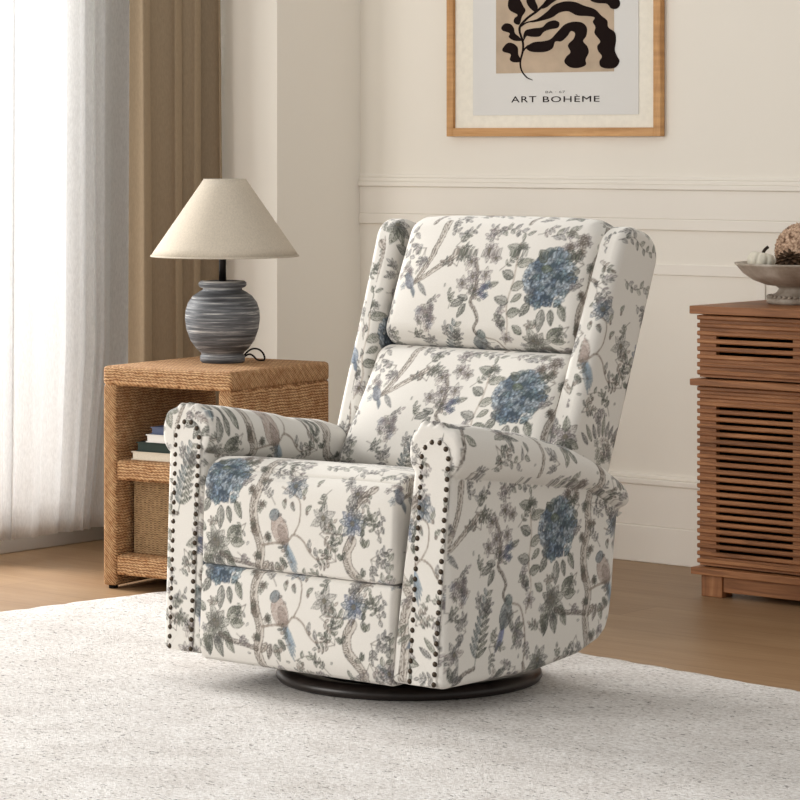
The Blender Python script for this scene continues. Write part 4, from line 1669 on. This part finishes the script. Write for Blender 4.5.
hk = empty('dried_husk', (BP[0] - .038, BP[1] - .090, z_top + .1075), 0)
tag(hk, 'dark brown dried seed husk in the bowl in front of the blossom ball', 'dried flower')
bm = bmesh.new()
bmesh.ops.create_icosphere(bm, subdivisions=3, radius=.020)
from_bm('core', bm, CONE, hk, smooth=True)
bm = bmesh.new()
for k in range(60):
    f = (k + .5) / 60
    th_, ph = math.acos(1 - 1.5 * f), k * 2.39996
    n_ = Vector((math.sin(th_) * math.cos(ph), math.sin(th_) * math.sin(ph), math.cos(th_)))
    t1 = n_.orthogonal().normalized()
    t1 = (n_.cross(Vector((0, 0, 1))) if abs(n_.z) < .98 else t1).normalized()
    t2 = n_.cross(t1)
    c = n_ * .019
    tip = n_ * .035 + t2 * .009
    w = .009
    v = [bm.verts.new(c + t1 * w - t2 * .004), bm.verts.new(c - t1 * w - t2 * .004), bm.verts.new(tip - t1 * w * .55), bm.verts.new(tip + t2 * .004), bm.verts.new(tip + t1 * w * .55), bm.verts.new(n_ * .028 + t2 * .010)]
    bm.faces.new((v[0], v[1], v[2], v[3], v[4]))
    bm.faces.new((v[0], v[4], v[5]))
    bm.faces.new((v[4], v[3], v[5]))
    bm.faces.new((v[3], v[2], v[5]))
    bm.faces.new((v[2], v[1], v[5]))
    bm.faces.new((v[1], v[0], v[5]))
from_bm('husk_scale', bm, CONE, hk)

bl = empty('dried_blossom_ball', (BP[0] + .010, BP[1] + .016, z_top + .1335), 0)
tag(bl, 'round speckled pinkish beige dried blossom ball piled in the stone bowl', 'dried flower')
bm = bmesh.new()
bmesh.ops.create_icosphere(bm, subdivisions=6, radius=.066)
nr = np.random.RandomState(5)
for v in bm.verts:
    d = v.co.normalized()
    q_ = math.sin(d.x * 61 + 2 * math.sin(d.y * 37)) * math.sin(d.y * 57 + 1.7 * math.sin(d.z * 41)) * math.sin(d.z * 59 + d.x * 11)
    v.co = d * (.070 + .0045 * q_ + .0012 * nr.rand())
    v.co.z *= 1.02
from_bm('blossom_head', bm, SPECK, bl, smooth=True)

# ------------------------------------------------------------------ framed print on the back wall
FO = .022                                   # how far the frame stands out of the wall
fl_ = wall_hit(446.5, 130, FO)
frr = wall_hit(660.5, 130, FO)
x0, x1 = fl_[0], frr[0]
zfb = wall_hit(446.5, 136.5, FO)[2]
FW, FHT = x1 - x0, 1.08
pic = empty('framed_print', (0, 0, 0), 0)
P0 = CORNER + U * x0 - Vv * .0006
pic.location = (P0[0], P0[1], zfb)
pic.rotation_euler = (0, 0, -TH)            # local x along the wall, y into it, z up from the bottom of the frame
tag(pic, 'large oak framed botanical poster with black leaf shapes on the back wall', 'framed print')
fw = .024
for a, b in ((0, fw), (FW - fw, FW)):
    box('frame_stile', (a, b, -FO, -.001, 0, FHT), OAK_Z, pic, .0012)
for a, b in ((0, fw), (FHT - fw, FHT)):
    box('frame_rail', (fw, FW - fw, -FO, -.001, a, b), OAK_X, pic, .0012)
D_MAT, D_PAP, D_TAN, D_INK = -.011, -.0135, -.0142, -.0149
box('mat_board', (fw, FW - fw, D_MAT, -.002, fw, FHT - fw), MATBOARD, pic)


def pic_pt(px, py, d):
    p = wall_hit(px, py, -d + .0006)
    return p[0] - x0, p[2] - zfb


xa, za = pic_pt(473, 115.5, D_PAP)
xb, _ = pic_pt(638.5, 115.5, D_PAP)
ppr = box('poster_paper', (xa, xb, D_PAP, D_MAT + .0002, za, FHT - .12), PAPER, pic)
xa2, za2 = pic_pt(496, 73.5, D_TAN)
xb2, _ = pic_pt(614, 73.5, D_TAN)
box('tan_panel', (xa2, xb2, D_TAN, D_PAP + .0002, za2, FHT - .22), TAN, ppr)


def z56(pts):
    """outline points given at 5.714 x the photo, from its (500, 0)"""
    return [pic_pt(500 + x / 5.714, y / 5.714, D_INK) for x, y in pts]


def smooth_closed(P, k=6):
    P = np.array(P)
    out = []
    n_ = len(P)
    for i in range(n_):
        a, b, c, d = P[i - 1], P[i], P[(i + 1) % n_], P[(i + 2) % n_]
        for t in np.linspace(0, 1, k, endpoint=False):
            out.append(.5 * ((2 * b) + (c - a) * t + (2 * a - 5 * b + 4 * c - d) * t * t + (3 * b - a - 3 * c + d) * t ** 3))
    return out


def lobed(name, outlines):
    bm = bmesh.new()
    for O in outlines:
        vs0 = [bm.verts.new((x, D_INK, z)) for x, z in O]
        vs1 = [bm.verts.new((x, D_TAN + .0001, z)) for x, z in O]
        f = bm.faces.new(vs0)
        g_ = bm.faces.new(vs1[::-1])
        f.normal_update()
        g_.normal_update()
        m = len(O)
        for k in range(m):
            bm.faces.new((vs0[k], vs1[k], vs1[(k + 1) % m], vs0[(k + 1) % m]))
        bmesh.ops.triangulate(bm, faces=[f, g_])
    return from_bm(name, bm, INK, ppr)


def band(pts, widths):
    """outline of a tapering stroke"""
    P = np.array(pts, float)
    out = []
    n_ = len(P)
    Q = np.vstack((2 * P[0] - P[1], P, 2 * P[-1] - P[-2]))
    C, Wd = [], []
    for i in range(n_ - 1):
        for t in np.linspace(0, 1, 8, endpoint=False):
            a, b, c, d = Q[i], Q[i + 1], Q[i + 2], Q[i + 3]
            C.append(.5 * ((2 * b) + (c - a) * t + (2 * a - 5 * b + 4 * c - d) * t * t + (3 * b - a - 3 * c + d) * t ** 3))
            Wd.append(widths[i] + (widths[i + 1] - widths[i]) * t)
    C.append(P[-1])
    Wd.append(widths[-1])
    C, Wd = np.array(C), np.array(Wd)
    T = np.gradient(C, axis=0)
    N = np.stack((-T[:, 1], T[:, 0]), -1) / np.maximum(np.linalg.norm(T, axis=1, keepdims=True), 1e-9)
    return list(C + N * Wd[:, None] / 2) + list((C - N * Wd[:, None] / 2)[::-1])


leaf_shapes = [
    # long arching leaf to the far right
    [(180, 128), (225, 100), (270, 65), (310, 28), (370, 8), (430, 12), (480, 32), (540, 52), (580, 90), (612, 118), (618, 155), (655, 185), (662, 230), (655, 285), (668, 320), (682, 350), (660, 385), (615, 392), (575, 380), (568, 350), (582, 322), (560, 290), (556, 262), (572, 235), (540, 190), (545, 155), (530, 125), (540, 100), (500, 92), (440, 88), (390, 65), (340, 72), (300, 98), (250, 115)],
    # second arching leaf
    [(150, 270), (190, 242), (250, 235), (290, 222), (330, 180), (370, 140), (420, 124), (470, 130), (496, 160), (492, 205), (474, 235), (498, 265), (506, 300), (488, 340), (490, 370), (450, 388), (400, 384), (368, 355), (378, 325), (402, 298), (388, 258), (420, 222), (428, 190), (405, 178), (385, 205), (350, 236), (315, 238), (300, 275), (260, 296), (200, 298), (165, 290)],
    # short leaf between them
    [(132, 215), (145, 175), (190, 162), (240, 155), (270, 128), (310, 116), (338, 130), (330, 158), (285, 168), (250, 182), (225, 208), (180, 210), (150, 205)],
    # leaves on the left of the stem
    [(122, 232), (80, 232), (50, 212), (55, 190), (15, 175), (8, 155), (30, 134), (60, 138), (78, 160), (85, 190), (108, 210)],
    [(118, 350), (80, 356), (56, 342), (60, 310), (20, 296), (14, 278), (40, 248), (70, 246), (100, 270), (104, 310)],
    # upper leaves that run to the top of the sheet
    [(110, 140), (80, 130), (82, 105), (100, 85), (60, 62), (45, 35), (50, -10), (60, -60), (95, -95), (125, -60), (110, -20), (130, 30), (145, 60), (125, 95)],
    [(205, 70), (170, 45), (150, 5), (160, -40), (150, -90), (185, -130), (220, -90), (205, -40), (200, 0), (215, 40)],
    [(235, 48), (255, 10), (290, -25), (350, -60), (420, -90), (450, -70), (420, -40), (350, -15), (300, 15), (265, 42)],
    [(520, 5), (515, -15), (545, -40), (600, -50), (650, -35), (680, 0), (684, 30), (665, 50), (635, 48), (610, 22), (560, 18)],
    [(350, -100), (380, -150), (450, -180), (520, -170), (560, -130), (540, -100), (480, -120), (420, -110), (380, -85)],
    [(260, -60), (250, -120), (280, -180), (260, -240), (300, -280), (335, -240), (320, -180), (330, -120), (300, -70)],
    [(90, -150), (60, -180), (70, -230), (110, -260), (140, -220), (130, -170)],
]
lobed('leaf_motif', [z56(smooth_closed(s)) for s in leaf_shapes])
stems = [band([(185, 458), (150, 440), (122, 400), (116, 350), (130, 290), (130, 240), (112, 180), (118, 145), (160, 100), (215, 60), (270, 5), (310, -60), (330, -140)], [3, 7, 8, 10, 11, 12, 12, 13, 13, 13, 14, 12, 6]),
         band([(120, 150), (150, 130), (190, 120), (240, 108)], [8, 8, 9, 14]),
         band([(128, 240), (140, 215), (150, 195)], [8, 9, 14]),
         band([(130, 295), (145, 275), (165, 262)], [8, 9, 16])]
lobed('stem_motif', [z56(s) for s in stems])


def lettering(name, body, pxl, pxr, pyb, pyt, mat):
    cu = bpy.data.curves.new(name, 'FONT')
    cu.body = body
    cu.size = 1
    cu.extrude = .0
    cu.offset = .0
    cu.resolution_u = 3
    cu.space_character = 1.12
    tmp = bpy.data.objects.new(name, cu)
    COL.objects.link(tmp)
    dg = bpy.context.evaluated_depsgraph_get()
    me = bpy.data.meshes.new_from_object(tmp.evaluated_get(dg))
    bpy.data.objects.remove(tmp)
    xs = [v.co.x for v in me.vertices]
    capz = [v.co.y for v in me.vertices]
    l, b = pic_pt(pxl, pyb, D_TAN)
    r, t = pic_pt(pxr, pyt, D_TAN)
    mx, Mx = min(xs), max(xs)
    ch_ = .70                                            # height of a capital in the built-in face
    for v in me.vertices:
        v.co = Vector((l + (v.co.x - mx) / (Mx - mx) * (r - l), D_TAN, b + v.co.y / ch_ * (t - b)))
    o = link_mesh(name, me, mat, ppr)
    me.materials.clear()
    me.materials.append(mat)
    m = o.modifiers.new('thickness', 'SOLIDIFY')
    m.thickness = .0004
    m.offset = 0
    return o


lettering('poster_title', 'ART', 511.2, 536.2, 102.5, 96.0, INK)
lettering('poster_title', 'BOHÈME', 542.9, 599.5, 102.2, 95.7, INK)
lettering('poster_small_print', 'BA · 67', 545.5, 565, 93.2, 90.6, GREYINK)

# ------------------------------------------------------------------ light
w = bpy.data.worlds.new('daylight')
scene.world = w
w.use_nodes = True
bg = w.node_tree.nodes['Background']
bg.inputs[0].default_value = (1.0, .985, .955, 1)
bg.inputs[1].default_value = .66


def room_to_world(x, y, z):
    p = CORNER + U * x + Vv * y
    return Vector((p[0], p[1], z))


def area(name, loc, target, sx, sy, power, col):
    d = bpy.data.lights.new(name, 'AREA')
    d.shape = 'RECTANGLE'
    d.size, d.size_y = sx, sy
    d.energy = power
    d.color = col
    o = bpy.data.objects.new(name, d)
    COL.objects.link(o)
    o.location = loc
    o.rotation_euler = (Vector(target) - Vector(loc)).to_track_quat('-Z', 'Y').to_euler()
    return o


# daylight through the curtained window, plus an added front fill
win1 = room_to_world(XW - 2.5, -1.5, 2.25)
area('window_daylight', win1, (.35, 6.1, .35), 1.3, 1.3, 300, (1.0, .985, .96))
win0 = room_to_world(XW - .5, -1.25, 1.35)
area('sheer_daylight', win0, room_to_world(1.0, -1.0, 1.3), .6, 2.2, 13, (.98, .99, 1.0))
fill_loc = room_to_world(XW - .5, (W_FILL[0] + W_FILL[1]) / 2, 1.5)
area('front_fill_light', fill_loc, (0.2, 6.6, .7), 2.4, 2.0, 140, (1.0, .98, .95))

scene.view_settings.view_transform = 'Standard'
scene.view_settings.look = 'None'
scene.view_settings.exposure = 0.03
scene.view_settings.gamma = 1.0
scene.view_settings.use_curve_mapping = False
